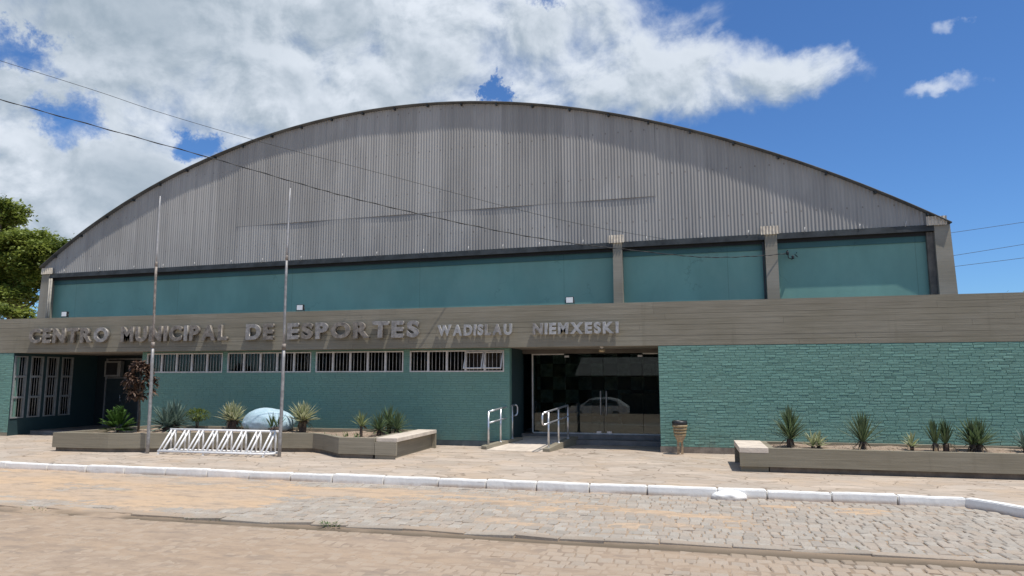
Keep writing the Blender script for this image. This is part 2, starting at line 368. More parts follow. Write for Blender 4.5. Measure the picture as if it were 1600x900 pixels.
# ------------------------------------------------------------------ mesh helpers
class MB:
    def __init__(s): s.v = []; s.f = []; s.tone = []; s.extra = {}; s.sm = []
    def add(s, vs, fs, tone=0.0, smooth=False, **ex):
        o = len(s.v); s.v += [tuple(p) for p in vs]; s.f += [tuple(i + o for i in q) for q in fs]
        s.tone += [tone] * len(vs); s.sm += [smooth] * len(fs)
        for k, val in ex.items():
            s.extra.setdefault(k, [0.0] * o)
            s.extra[k] += list(val) if isinstance(val, (list, tuple)) else [val] * len(vs)
        for k in s.extra:
            if len(s.extra[k]) < len(s.v): s.extra[k] += [0.0] * (len(s.v) - len(s.extra[k]))
        return s
    def box(s, x0, x1, y0, y1, z0, z1, tone=0.0, bev=0.0):
        if bev <= 0:
            vs = [(x, y, z) for z in (z0, z1) for y in (y0, y1) for x in (x0, x1)]
            return s.add(vs, [(0, 2, 3, 1), (4, 5, 7, 6), (0, 1, 5, 4), (2, 6, 7, 3), (0, 4, 6, 2), (1, 3, 7, 5)], tone)
        bm = bmesh.new(); bmesh.ops.create_cube(bm, size=1)
        for v in bm.verts: v.co = Vector(((x0 + x1) / 2 + v.co.x * (x1 - x0), (y0 + y1) / 2 + v.co.y * (y1 - y0), (z0 + z1) / 2 + v.co.z * (z1 - z0)))
        bmesh.ops.bevel(bm, geom=bm.edges[:], offset=bev, segments=2, affect='EDGES', profile=.7)
        s.bm(bm, tone); bm.free(); return s
    def bm(s, bm, tone=0.0, mat=None, smooth=False):
        bm.verts.index_update()
        s.add([(mat @ v.co) if mat else v.co.copy() for v in bm.verts], [[v.index for v in f.verts] for f in bm.faces], tone, smooth)
        return s
    def tube(s, pts, r, n=10, tone=0.0, cap=True, closed=False):
        pts = [Vector(p) for p in pts]; k = len(pts)
        rs = r if isinstance(r, (list, tuple)) else [r] * k
        vs = []; up = None
        for i, p in enumerate(pts):
            if closed: d = pts[(i + 1) % k] - pts[i - 1]
            else: d = pts[min(i + 1, k - 1)] - pts[max(i - 1, 0)]
            d.normalize()
            if up is None: up = Vector((0, 0, 1)) if abs(d.z) < .9 else Vector((1, 0, 0))
            a = d.cross(up).normalized(); b = a.cross(d).normalized(); up = b
            for j in range(n):
                t = 2 * math.pi * j / n; vs.append(p + a * math.cos(t) * rs[i] + b * math.sin(t) * rs[i])
        fs = []
        m = k if closed else k - 1
        for i in range(m):
            i2 = (i + 1) % k
            for j in range(n): fs.append((i * n + j, i * n + (j + 1) % n, i2 * n + (j + 1) % n, i2 * n + j))
        if cap and not closed: fs.append(tuple(range(n - 1, -1, -1))); fs.append(tuple((k - 1) * n + j for j in range(n)))
        return s.add(vs, fs, tone, True)
    def lathe(s, prof, cx, cy, n=24, tone=0.0, sx=1, sy=1):
        vs = []; fs = []
        for r, z in prof:
            for j in range(n):
                a = 2 * math.pi * j / n; vs.append((cx + r * sx * math.cos(a), cy + r * sy * math.sin(a), z))
        for i in range(len(prof) - 1):
            for j in range(n): fs.append((i * n + j, i * n + (j + 1) % n, (i + 1) * n + (j + 1) % n, (i + 1) * n + j))
        if prof[-1][0] > 1e-4: fs.append(tuple((len(prof) - 1) * n + j for j in range(n)))
        if prof[0][0] > 1e-4: fs.append(tuple(range(n - 1, -1, -1)))
        return s.add(vs, fs, tone, True)
    def prism(s, poly, z0, z1, tone=0.0):
        n = len(poly); vs = [(x, y, z0) for x, y in poly] + [(x, y, z1) for x, y in poly]
        fs = [tuple(range(n - 1, -1, -1)), tuple(range(n, 2 * n))] + [(i, (i + 1) % n, n + (i + 1) % n, n + i) for i in range(n)]
        return s.add(vs, fs, tone)
    def build(s, name, m, parent=None, loc=None, smooth_angle=None):
        me = bpy.data.meshes.new(name); me.from_pydata([tuple(p) for p in s.v], [], s.f)
        a = me.attributes.new('tone', 'FLOAT', 'POINT'); a.data.foreach_set('value', np.array(s.tone, np.float32))
        for k, val in s.extra.items():
            a = me.attributes.new(k, 'FLOAT', 'POINT'); a.data.foreach_set('value', np.array(val, np.float32))
        me.polygons.foreach_set('use_smooth', np.array(s.sm, bool))
        me.materials.append(m if not isinstance(m, str) else M[m]); me.update()
        o = bpy.data.objects.new(name, me); C.objects.link(o)
        if parent is not None: o.parent = parent; o.matrix_parent_inverse = world_of(parent).inverted()
        return o
def world_of(o):
    m = o.matrix_basis.copy()
    while o.parent: m = o.parent.matrix_basis @ o.matrix_parent_inverse @ m; o = o.parent
    return m
def thing(name, loc, label, cat, group=None, rz=0.0):
    o = bpy.data.objects.new(name, None); C.objects.link(o); o.location = loc; o.rotation_euler = (0, 0, rz); o.empty_display_size = .2
    o['label'] = label; o['category'] = cat
    if group: o['group'] = group
    return o
def tag(o, label, cat, group=None):
    o['label'] = label; o['category'] = cat
    if group: o['group'] = group
    return o
def struct(o): o['kind'] = 'structure'; return o

# value noise for the ground sheets
_perm = nr.rand(64, 64)
def vnoise(x, y):
    xi = np.floor(x).astype(int); yi = np.floor(y).astype(int); fx = x - xi; fy = y - yi
    fx = fx * fx * (3 - 2 * fx); fy = fy * fy * (3 - 2 * fy)
    p = lambda a, b: _perm[a % 64, b % 64]
    return (p(xi, yi) * (1 - fx) + p(xi + 1, yi) * fx) * (1 - fy) + (p(xi, yi + 1) * (1 - fx) + p(xi + 1, yi + 1) * fx) * fy
def fbm(x, y, o=5, rough=.55):
    a = 1.0; s = 0; tot = 0
    for i in range(o):
        s = s + a * vnoise(x * 2 ** i + i * 17.3, y * 2 ** i + i * 9.1); tot += a; a *= rough
    return s / tot
def sstep(a, b, x):
    t = np.clip((x - a) / (b - a), 0, 1); return t * t * (3 - 2 * t)

# ------------------------------------------------------------------ ground, road, pavement, kerb
ROAD = -0.12
def grid_mesh(name, xs, ys, zfun, mat, attrs=None):
    X, Y = np.meshgrid(xs, ys, indexing='xy'); Z = zfun(X, Y)
    nx, ny = len(xs), len(ys)
    co = np.stack([X, Y, Z], -1).reshape(-1, 3)
    i = np.arange(nx * ny).reshape(ny, nx)
    q = np.stack([i[:-1, :-1], i[:-1, 1:], i[1:, 1:], i[1:, :-1]], -1).reshape(-1, 4)
    me = bpy.data.meshes.new(name); me.vertices.add(len(co)); me.vertices.foreach_set('co', co.astype(np.float32).ravel())
    me.loops.add(q.size); me.loops.foreach_set('vertex_index', q.astype(np.int32).ravel())
    me.polygons.add(len(q)); me.polygons.foreach_set('loop_start', (np.arange(len(q)) * 4).astype(np.int32))
    me.polygons.foreach_set('use_smooth', np.ones(len(q), bool))
    me.update(calc_edges=True)
    for k, fn in (attrs or {}).items():
        a = me.attributes.new(k, 'FLOAT', 'POINT'); a.data.foreach_set('value', fn(X, Y).reshape(-1).astype(np.float32))
    me.materials.append(mat); o = bpy.data.objects.new(name, me); C.objects.link(o); return o
def terrain(X, Y):
    return -0.22 - 1.15 * sstep(-14.0, -25, Y) + 0.0 * X
gy = np.concatenate([np.linspace(-900, -60, 12), np.linspace(-50, -13, 50), np.linspace(-10, 900, 14)])
struct(grid_mesh('ground', np.concatenate([np.linspace(-900, -60, 10), np.linspace(-50, 50, 21), np.linspace(60, 900, 10)]), gy, terrain, sand_mat('bare_earth')))

GUT = -8.08                                                          # the line of long stones along the road
def sand_cover(X, Y):
    """0 = clean stones, 1 = stones buried under sand (drier and deeper on the left)"""
    n = fbm(X * .42 + 3.1, Y * 1.35 + 7.7, 5, .6); n2 = fbm(X * 1.6 + 40, Y * 5.2 + 11, 5, .65)
    lean = sstep(-1.0, -9.5, X) * .13
    strip = .12 * np.exp(-((Y + 6.2 + .04 * X) / .55) ** 2) * sstep(1.0, -4, X) + .08 * np.exp(-((Y + 7.2) / .35) ** 2) * sstep(-5, -9, X)
    edge = -.12 * np.exp(-((Y - GUT - .25) / .22) ** 2) - .09 * np.exp(-((Y + 5.1) / .25) ** 2)
    far = np.clip((n * .55 + n2 * .45 - .545 + lean + strip + edge) / .13, 0, 1)
    near = np.clip((n2 * .6 + n * .4 - .38 + .12 * sstep(1, -6, X)) / .22, 0, 1) * (.58 + .16 * sstep(1.0, -4.5, X))
    return np.where(Y > GUT - .12, far, near)
def gutter_dirt(X, Y):
    n = fbm(X * .8 + 5, Y * 2 + 3, 4); return np.exp(-((Y - GUT + .20 + .12 * (n - .5)) / .13) ** 2) * sstep(.22, .45, n + .30 * sstep(-6, 0, X) - .10)
def road_z(X, Y):
    s = sand_cover(X, Y)
    ridge = -.030 * np.exp(-((Y - GUT + .18) / .10) ** 2)
    near = -.02 * sstep(GUT, GUT - .3, Y)
    return ROAD + near + ridge - .0125 + .0205 * s + .008 * (fbm(X * 1.3, Y * 1.8, 5, .6) - .5) + .006 * (fbm(X * 8, Y * 9, 3) - .5) * s
sx_ = np.arange(-24, 7.0, .055); sy_ = np.concatenate([np.arange(-14.5, -12, .25), np.arange(-12, -4.8, .035)])
struct(grid_mesh('road', sx_, sy_, road_z, sand_mat('road_sand'), {'grime': lambda X, Y: np.clip(gutter_dirt(X, Y), 0, 1), 'pale': lambda X, Y: np.clip(sstep(GUT + .1, GUT - .25, Y), 0, 1), 'joint': lambda X, Y: 1 - sand_cover(X, Y)}))

def cobbles():
    mb_v = []; mb_f = []; tone = []; hue = []; dust = []; grime = []
    def stone(cx, cy, lx, ly, z, rot):
        h = .05; b = min(.012, ly * .2)
        j = lambda s_: rng.uniform(-s_, s_)
        c, s = math.cos(rot), math.sin(rot); o = len(mb_v)
        outer = [(-lx / 2 + j(.012), -ly / 2 + j(.01)), (lx / 2 + j(.012), -ly / 2 + j(.01)), (lx / 2 + j(.012), ly / 2 + j(.01)), (-lx / 2 + j(.012), ly / 2 + j(.01))]
        tx, ty = j(.05), j(.055)
        tn = min(1, max(0, rng.gauss(.5, .28))); hu = max(0, rng.gauss(.1, .4)); sd = float(sand_cover(np.array(cx), np.array(cy)))
        nearroad = .55 if cy < GUT - .1 else (.35 if cy < GUT + .05 else .10)
        du = min(1, sd * .8 + nearroad + max(0, rng.gauss(.02, .14)))
        gm = float(np.clip(gutter_dirt(np.array(cx), np.array(cy)), 0, 1))
        for lvl, k in ((-h, 1.0), (-b * .8, 1.0), (0.0, None)):
            for (px, py) in outer:
                if k is None: px, py = px - math.copysign(b, px), py - math.copysign(b, py)
                zz = z + lvl + (px * tx + py * ty if lvl > -h else 0)
                mb_v.append((cx + px * c - py * s, cy + px * s + py * c, zz)); tone.append(tn); hue.append(hu); dust.append(du); grime.append(gm)
        for L in (0, 4):
            for k in range(4): mb_f.append((o + L + k, o + L + (k + 1) % 4, o + L + 4 + (k + 1) % 4, o + L + 4 + k))
        mb_f.append((o + 8, o + 9, o + 10, o + 11))
    def row(y, x0, x1, ly, lmin, lmax, dz=0.0):
        x = x0 + rng.uniform(0, .2); ph = rng.uniform(0, 9)
        while x < x1:
            l = rng.uniform(lmin, lmax)
            yy = y + .022 * math.sin(x * 1.3 + ph * .2) + rng.uniform(-.008, .008) + .03 * math.sin(x * .35)
            if not (x > 3.7 and yy > -4.95 - (x - 3.75) * 1.35 - .05) and yy < -4.99:
                stone(x + l / 2, yy, l - rng.uniform(.003, .016), ly - rng.uniform(.003, .016), ROAD + dz + rng.gauss(0, .0028), rng.gauss(0, .025))
            x += l
    y = -5.0
    while y > GUT + .09:
        p = rng.uniform(.140, .180); row(y - p / 2, -24, 6.8, p, .11, .19); y -= p
    row(GUT, -24, 6.8, .14, .45, .95, .003)                           # long edging stones
    y = GUT - .30
    while y > -12.2:
        p = rng.uniform(.135, .175); row(y - p / 2, -15, 6.8, p, .11, .19, -.020); y -= p
    me = bpy.data.meshes.new('cobblestones'); me.from_pydata(mb_v, [], mb_f)
    for k, val in (('tone', tone), ('hue', hue), ('dust', dust), ('grime', grime)):
        a = me.attributes.new(k, 'FLOAT', 'POINT'); a.data.foreach_set('value', np.array(val, np.float32))
    me.materials.append(cobble_mat('grey_cobblestone')); o = bpy.data.objects.new('cobblestones', me); C.objects.link(o); struct(o)
cobbles()

KY = -4.95
pv = MB()
pv.prism([(-45, KY + .12), (3.80, KY + .12), (5.4, KY - 2.05), (14, KY - 2.05), (14, 30), (-45, 30)], -.21, 0.0)
struct(pv.build('pavement', flagstone_mat('irregular_flagstones')))

kb = MB()
def kerb_stone(p0, p1, dz, tilt):
    p0 = Vector(p0); p1 = Vector(p1); d = (p1 - p0); L = d.length; d.normalize(); n = Vector((-d.y, d.x, 0))
    bm = bmesh.new(); bmesh.ops.create_cube(bm, size=1)
    for v in bm.verts: v.co = Vector((v.co.x * (L - .012), v.co.y * .15, v.co.z * .22))
    bmesh.ops.subdivide_edges(bm, edges=[e for e in bm.edges if abs((e.verts[0].co - e.verts[1].co).x) > .1], cuts=14)
    bmesh.ops.bevel(bm, geom=[e for e in bm.edges if len(e.link_faces) == 2 and e.calc_face_angle(0) > .5], offset=.014, segments=2, affect='EDGES')
    for v in bm.verts:
        q = v.co * 9; v.co += Vector((rng.uniform(-.002, .002), mnoise.noise(q * .5 + p0) * .006 + mnoise.noise(q * 4) * .0025, mnoise.noise(q * .4 + p0 * 3) * .006 + mnoise.noise(q * 3.1) * .003))
    mid = (p0 + p1) / 2
    mm = Matrix(((d.x, n.x, 0, mid.x), (d.y, n.y, 0, mid.y), (0, 0, 1, -.105 + dz), (0, 0, 0, 1))) @ Matrix.Rotation(tilt, 4, 'Y')
    kb.bm(bm, 0, mm); bm.free()
kx = [-26, -24.9, -23.8, -22.6, -21.4, -20.2, -19, -17.8, -16.6, -15.5, -14.5, -13.45, -12.38, -11.45, -10.55, -9.61, -8.7, -7.81, -6.96, -6.13, -5.15, -4.14, -3.29, -2.43, -1.56, -.64, .43, 1.15, 2.06, 2.95, 3.84]
for a, b in zip(kx[:-1], kx[1:]):
    kerb_stone((a, KY + .05 + rng.uniform(-.012, .012), 0), (b, KY + .05 + rng.uniform(-.012, .012), 0), rng.uniform(-.008, .010), rng.gauss(0, .005))
q0 = Vector((3.86, KY + .04, 0)); q1 = Vector((5.45, KY - 2.1, 0))
for i in range(2): kerb_stone(q0.lerp(q1, i / 2), q0.lerp(q1, (i + 1) / 2), 0.0, 0)
for i in range(7): kerb_stone((5.5 + i, KY - 2.12, 0), (6.5 + i, KY - 2.12, 0), 0, 0)
struct(kb.build('kerb', 'kerbwhite'))

def blob_stone(name, cx, cy, cz, rx, ry, rz, mat, seed, amp=.12, parent=None, sub=4, freq=1.6):
    bm = bmesh.new(); bmesh.ops.create_icosphere(bm, subdivisions=sub, radius=1)
    for v in bm.verts:
        n = mnoise.fractal(v.co * freq + Vector((seed, seed * 2, 0)), 1.0, 2.0, 4)
        c = v.co * (1 + amp * n + .018 * mnoise.fractal(v.co * 6.0, 1.0, 2.0, 4)); v.co = Vector((cx + c.x * rx, cy + c.y * ry, cz + c.z * rz))
    o = MB().bm(bm, 0, None, True).build(name, mat, parent); bm.free(); return o
tag(blob_stone('painted_stone', .60, -5.07, -.10, .27, .13, .105, M['kerbwhite'], 3.0), 'flat round whitewashed stone leaning against the front of the kerb', 'stone')

# ------------------------------------------------------------------ annex
annex = thing('entrance_annex', (-6, 1, 0), 'long low front building with teal brick walls under a broad concrete parapet', 'building')
PZ0, PZ1 = 2.43, 3.45
# parapet: board-marked strips, each board standing a few millimetres proud or back
pb = MB(); pb.box(-26, 14, .06, .25, PZ0 + .01, PZ1 - .006)
z = PZ0
hs = [.12, .115, .13, .12, .125, .13, .14, .14]
for r_, h in enumerate(hs):
    x = -26.0
    while x < 14:
        L = min(rng.uniform(3.5, 7.5), 14 - x); off = rng.gauss(0, .0009); o2 = off + rng.gauss(0, .001)
        x1 = min(x + L, 14)
        sag0, sag1 = rng.gauss(0, .0012), rng.gauss(0, .0012)
        zt = min(z + h, PZ1); b = .0014
        vs = [(x + .001, .07, z + .001), (x1 - .001, .07, z + .001), (x1 - .001, .07, zt - .001), (x + .001, .07, zt - .001),
              (x + .0015, off, z + b + sag0 * (r_ > 0)), (x1 - .0015, o2, z + b + sag1 * (r_ > 0)), (x1 - .0015, o2, zt - b + sag1 * (r_ < 7)), (x + .0015, off, zt - b + sag0 * (r_ < 7))]
        pb.add(vs, [(4, 5, 6, 7), (0, 1, 5, 4), (1, 2, 6, 5), (2, 3, 7, 6), (3, 0, 4, 7)], rng.random() ** 2)
        x = x1
    z += h
pb.build('parapet', 'parapet', annex)
sf = MB(); sf.box(-26, 14, .25, 7.0, PZ0 + .004, PZ0 + .16); sf.build('ceiling_slab', plain('soffit_render', (.26, .23, .19), .9, 0, .2, 2), annex)
rf = MB(); rf.box(-26, 14, .25, 6.0, 3.1, 3.2); rf.build('flat_roof', 'roof', annex)

def brick_wall(mb, x0, x1, z0, z1, y, flip=1, row=.0590, skip=None, axis='x', lmin=.195, lmax=.235, rough=1.0):
    """painted rough bricks standing proud of a mortar face; axis 'x' faces -y, axis 'y' faces flip*x"""
    def P(a, d, zz): return (a, y - d, zz) if axis == 'x' else (y + flip * d, a, zz)
    zz = z0; k = 0
    while zz < z1 - .01:
        h = min(row * rng.uniform(.98, 1.02), z1 - zz)
        if z1 - zz - h < .03: h = z1 - zz
        a = x0 - (lmin * .5 if k % 2 else 0) - rng.uniform(0, .03); k += 1
        while a < x1:
            l = rng.uniform(lmin, lmax); b = min(a + l, x1); s_ = max(a, x0)
            if b - s_ > .03 and not (skip and skip(s_, b, zz, zz + h)):
                d = .0055 + .003 * min(1, rough) + abs(rng.gauss(0, .0022)) * rough; j = lambda: rng.uniform(-.003, .003) * rough
                g_ = .0018; c = .003
                q = [(s_ + g_, zz + g_), (b - g_, zz + g_), (b - g_, zz + h - g_), (s_ + g_, zz + h - g_)]
                p = [(s_ + g_ + c, zz + g_ + c), (b - g_ - c, zz + g_ + c), (b - g_ - c, zz + h - g_ - .007), (s_ + g_ + c, zz + h - g_ - .007)]
                tl_ = rng.gauss(0, .0011) * rough; dd = [d + j() * .7 + tl_, d + j() * .7 + tl_, d + j() * .7 - tl_, d + j() * .7 - tl_]
                vs = [P(u + j(), 0.0, v + j()) for u, v in q] + [P(u + j(), dd[i_], v + j()) for i_, (u, v) in enumerate(p)]
                fs = [(4, 5, 6, 7), (0, 1, 5, 4), (1, 2, 6, 5), (2, 3, 7, 6), (3, 0, 4, 7)]
                if axis == 'y' and flip > 0: pass
                if axis == 'y' and flip < 0: fs = [f[::-1] for f in fs]
                mb.add(vs, fs, min(1, max(0, rng.gauss(.5, .22))))
            a = b if b > a else a + l
        zz += h
# right brick wall, flush with the parapet
wr = MB(); wr.box(-.585, 14, .012, .24, .14, PZ0 - .004, .35); brick_wall(wr, -.585, 14, .14, PZ0 - .006, .012)
wr.box(-.585, -.36, .25, 1.86, 0, PZ0, .4)
wr.build('brick_wall', 'brick', annex)
pl = MB(); pl.box(-.595, 14, -.008, .24, 0, .138); pl.build('plinth', 'plinth', annex)
# left wall, set back under the parapet, with its ribbon of windows
WY = .42
WG = [(-15.03, -12.52), (-12.36, -9.77), (-9.63, -7.10), (-6.92, -4.39)]
WZ0, WZ1 = 1.835, 2.385
wl = MB()
wl.box(-15.2, -4.25, WY, WY + .2, .13, WZ0, .35)
edges = [-15.2] + [e for gq in WG for e in gq] + [-4.25]
for a, b in zip(edges[::2], edges[1::2]): wl.box(a, b, WY, WY + .2, WZ0, PZ0, .35)
for a, b in WG: wl.box(a, b, WY + .02, WY + .2, WZ1, PZ0, .35)
brick_wall(wl, -15.2, -4.25, .13, WZ0, WY, rough=.22)
for a, b in zip(edges[::2], edges[1::2]): brick_wall(wl, a, b, WZ0, PZ0 - .004, WY, rough=.7)
wl.build('brick_wall', 'brick', annex)
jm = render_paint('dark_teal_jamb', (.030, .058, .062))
for xa, xb, yb in ((-4.45, -4.248, 1.95), (-15.2, -15.0, 3.2)):
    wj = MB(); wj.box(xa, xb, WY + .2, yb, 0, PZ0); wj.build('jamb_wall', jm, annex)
pl = MB(); pl.box(-15.2, -4.25, WY - .012, WY + .18, 0, .128); pl.build('plinth', plain('painted_plinth', (.10, .125, .125), .85, 0, .2, 4), annex)

def pane_quad(x0, x1, y, z0, z1): return MB().box(x0, x1, y, y + .005, z0, z1)
for gi, (a, b) in enumerate(WG):
    fr = MB(); f = .032; y0, y1 = WY - .018, WY + .05
    fr.box(a, b, y0, y1, WZ0, WZ0 + f); fr.box(a, b, y0, y1, WZ1 - f, WZ1)
    fr.box(a, a + f, y0, y1, WZ0 + f, WZ1 - f); fr.box(b - f, b, y0, y1, WZ0 + f, WZ1 - f)
    n = 5; wd = (b - a) / n
    for k in range(1, n): fr.box(a + wd * k - .026, a + wd * k + .026, y0 + .003, y1, WZ0 + f, WZ1 - f)
    wdw = fr.build('window', 'alu', annex)
    gr = MB()
    for k in range(n):
        m = 5
        for i in range(1, m): 
            xx = a + wd * k + wd * i / m + rng.uniform(-.006, .006); gr.tube([(xx, WY + .012, WZ0 + .01), (xx, WY + .012, WZ1 - .01)], .008, 6)
    gr.build('grille', 'bar', wdw)
    last = b if gi < 3 else b - 2 * wd
    pn = MB(); pn.box(a + f, last - (f if gi < 3 else 0), WY + .03, WY + .035, WZ0 + f, WZ1 - f); pn.build('pane', 'pane', wdw)
    if gi == 3:
        for k in (3, 4):                                            # two top-hung sashes pushed open at the bottom
            xa, xb = a + wd * k + .012, a + wd * (k + 1) - .012
            sm = MB(); t = .026; H = WZ1 - WZ0 - .07
            for (u0, u1, v0, v1) in ((xa, xb, 0, t), (xa, xb, H - t, H), (xa, xa + t, t, H - t), (xb - t, xb, t, H - t)): sm.box(u0, u1, -.03, 0, -v1, -v0)
            rot = Matrix.Translation((0, WY - .02, WZ1 - .05)) @ Matrix.Rotation(R(-27), 4, 'X')
            sm.v = [tuple(rot @ Vector(p)) for p in sm.v]
            sash = sm.build('open_sash', 'alu', wdw)
    bk = MB(); bk.box(a, b, WY + .6, WY + .65, WZ0 - .3, PZ0); bk.box(a, b, WY + .2, WY + .6, WZ0 - .32, WZ0 - .30)
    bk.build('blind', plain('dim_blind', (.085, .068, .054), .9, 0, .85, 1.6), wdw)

# left recess: brick end wall, side wall with tall barred windows, back wall with a door
SX = -19.4; BY = 3.05
le = MB(); le.box(-26, SX - .01, .02, .24, 0.1, PZ0 - .004, .4); brick_wall(le, -26, SX - .012, .1, PZ0 - .006, .02); le.build('brick_wall', 'brick', annex)
pl = MB(); pl.box(-26, SX - .015, .0, .24, 0, .098); pl.build('plinth', 'planter', annex)
sw = MB(); TW = [(.05 + i * .54, .05 + i * .54 + .42) for i in range(4)]; TZ0, TZ1 = .50, 2.345
ye = [.022] + [e for q in TW for e in q] + [BY + .1]
sw.box(SX - .2, SX, .022, BY + .1, 0, TZ0); sw.box(SX - .2, SX, .022, BY + .1, TZ1, PZ0)
for a, b in zip(ye[::2], ye[1::2]): sw.box(SX - .2, SX, a, b, TZ0, TZ1)
sw.build('side_wall', render_paint('dark_teal_recess', (.030, .062, .068)), annex)  # shade of the recess put into the side wall colour
for a, b in TW:
    fr = MB(); f = .036; x0, x1 = SX - .05, SX + .022
    fr.box(x0, x1, a, a + f, TZ0, TZ1); fr.box(x0, x1, b - f, b, TZ0, TZ1)
    for zc in (TZ0 + f / 2, TZ0 + (TZ1 - TZ0) / 3, TZ0 + 2 * (TZ1 - TZ0) / 3, TZ1 - f / 2):
        hh = f / 2 if zc in (TZ0 + f / 2, TZ1 - f / 2) else .03
        fr.box(x0, x1 - .002, a + f, b - f, zc - hh, zc + hh)
    wdw = fr.build('tall_window', plain('grey_window_paint', (.27, .285, .285), .5, 0, .15, 12), annex)
    gr = MB()
    for i in range(1, 5):
        yy = a + (b - a) * i / 5; gr.tube([(SX - .01, yy, TZ0), (SX - .01, yy, TZ1)], .008, 6)
    gr.build('grille', 'bar', wdw)
    pn = MB(); pn.box(SX - .075, SX - .07, a, b, TZ0, TZ1); pn.build('pane', 'pane', wdw)
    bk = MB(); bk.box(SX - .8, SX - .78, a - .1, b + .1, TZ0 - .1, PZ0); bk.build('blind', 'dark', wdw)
bwz = MB(); bwz.box(SX, -15.2, BY, BY + .15, 0, PZ0); bwz.build('recess_wall', render_paint('dark_teal_recess_back', (.014, .022, .025)), annex)  # near-black colour carries the shade deep in the recess
fl = MB(); fl.box(SX, -15.2, .75, BY, 0, .10, 0); fl.build('step', 'floor', annex)
dr = MB(); DX0, DX1, DZ1 = -18.98, -17.55, 2.33; y0 = BY - .06
for (a, b, c, d) in ((DX0, DX0 + .05, .1, DZ1), (DX1 - .05, DX1, .1, DZ1), (DX0 + .05, DX1 - .05, DZ1 - .05, DZ1), (DX0 + .05, DX1 - .05, 1.66, 1.70), (DX0 + .05, DX1 - .05, .1, .14)): dr.box(a, b, y0, BY + .001, c, d)
door = dr.build('door', plain('dull_door_frame', (.20, .20, .195), .6, 0, .2, 9), annex)
lf = MB(); lf.box(DX0 + .05, DX0 + .73, BY - .035, BY - .004, .14, 1.66); lf.box(DX0 + .735, DX1 - .05, BY - .035, BY - .004, .14, 1.66); lf.build('door_leaf', plain('dark_green_door', (.018, .032, .036), .5, 0, .2, 5), door)
hd = MB(); hd.tube([(DX0 + .66, BY - .07, .95), (DX0 + .66, BY - .07, 1.12)], .012); hd.box(DX0 + .645, DX0 + .675, BY - .075, BY - .03, .90, .96); hd.build('handle', 'chrome', door)
ac = thing('air_conditioner', (-18.6, BY - .1, 1.72), 'boxy air conditioner set in the opening above the dark door', 'air conditioner')
b_ = MB(); b_.box(-18.88, -18.24, BY - .22, BY - .062, 1.72, 2.24, 0, .012); b_.build('casing', plain('dull_white_casing', (.22, .22, .21), .6, 0, .15, 6), ac)
b_ = MB(); b_.box(-18.80, -18.36, BY - .232, BY - .222, 1.78, 2.18)
b_.build('grille', 'black', ac)

# entrance: glass front, floor, lobby
GY = 1.90; GX0, GX1 = -4.0, -.36; GZ0, GZ1 = .24, 2.32
fl = MB(); fl.box(-2.92, -.59, 1.30, 6.9, 0.004, .12); fl.box(-4.25, -.59, 1.72, 6.9, .12, GZ0 - .02); fl.build('floor', 'floor', annex)
gf = MB(); t = .035
gf.box(GX0, GX0 + t, GY - .03, GY + .03, GZ0, GZ1); gf.box(GX0 + t, GX1, GY - .03, GY + .03, GZ0 - .018, GZ0 + .015)
gf.box(GX0 + t, -3.12, GY - .032, GY + .03, GZ1 - .03, GZ1)
front = gf.build('glass_front', 'alu', annex)
m = MB(); m.box(-1.05, GX1, GY - .032, GY + .03, GZ1 - .03, GZ1); m.build('top_rail', 'alu', front)
for (a, b) in ((GX0 + t, -3.10), (-3.09, -2.09), (-2.08, -1.08), (-1.07, GX1)):
    p = MB(); p.box(a, b, GY, GY + .010, GZ0 + .017, GZ1 - .032); p.build('pane', 'glass', front)
for x in (-2.16, -2.01):
    h = MB(); h.tube([(x, GY - .055, .72), (x, GY - .055, 1.34)], .016, 8)
    for zz in (.80, 1.26): h.tube([(x, GY - .055, zz), (x, GY, zz)], .012, 8)
    h.build('handle', 'bar', front)
for (x, zz) in ((-2.22, GZ0 + .03), (-1.95, GZ0 + .03), (-3.05, GZ1 - .08), (-1.12, GZ1 - .08)):
    h = MB(); h.box(x - .06, x + .06, GY - .025, GY + .035, zz - .02, zz + .03); h.build('patch_fitting', 'chrome', front)
hdm = MB(); hdm.box(-4.25, -.59, GY - .08, GY + .08, GZ1 + .001, PZ0 + .003); hdm.build('beam', plain('dim_lintel', (.12, .105, .09), .9, 0, .2, 3), annex)
def photo_wall():
    m, t = material('wall_of_framed_photographs')
    x, y, z = t.sep(t.pos)
    ch = t.node('ShaderNodeTexChecker'); t.put(ch.inputs['Vector'], t.comb(x, 0.33, z)); ch.inputs['Scale'].default_value = 2.35
    n = t.noise(t.pos, 9, 5, .7)
    c = t.mix(ch.outputs['Fac'], (.06, .07, .07), t.mix(t.ramp(n, .35, .65), (.42, .46, .44), (.85, .87, .85)))
    t.put(t.b.inputs['Base Color'], c); return m
lb = MB(); lb.box(-4.8, .6, 6.3, 6.4, .22, PZ0); lb.build('lobby_wall', photo_wall(), annex)
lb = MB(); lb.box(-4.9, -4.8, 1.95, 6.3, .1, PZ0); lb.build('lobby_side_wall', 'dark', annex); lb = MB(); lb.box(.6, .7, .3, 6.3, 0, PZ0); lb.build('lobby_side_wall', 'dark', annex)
tb = thing('reception_counter', (-1.2, 5.2, .22), 'dark low counter standing inside the glass entrance', 'counter')
b_ = MB(); b_.box(-1.9, .2, 5.0, 5.5, .22, 1.15, 0, .01); b_.build('body', 'plinth', tb); b_ = MB(); b_.box(-1.95, .25, 4.94, 5.56, 1.152, 1.19, 0, .008); b_.build('worktop', 'wood', tb)
cm = thing('ceiling_lamp', (-1.93, .42, PZ0), 'small pale lamp fixed under the parapet above the glass doors', 'lamp')
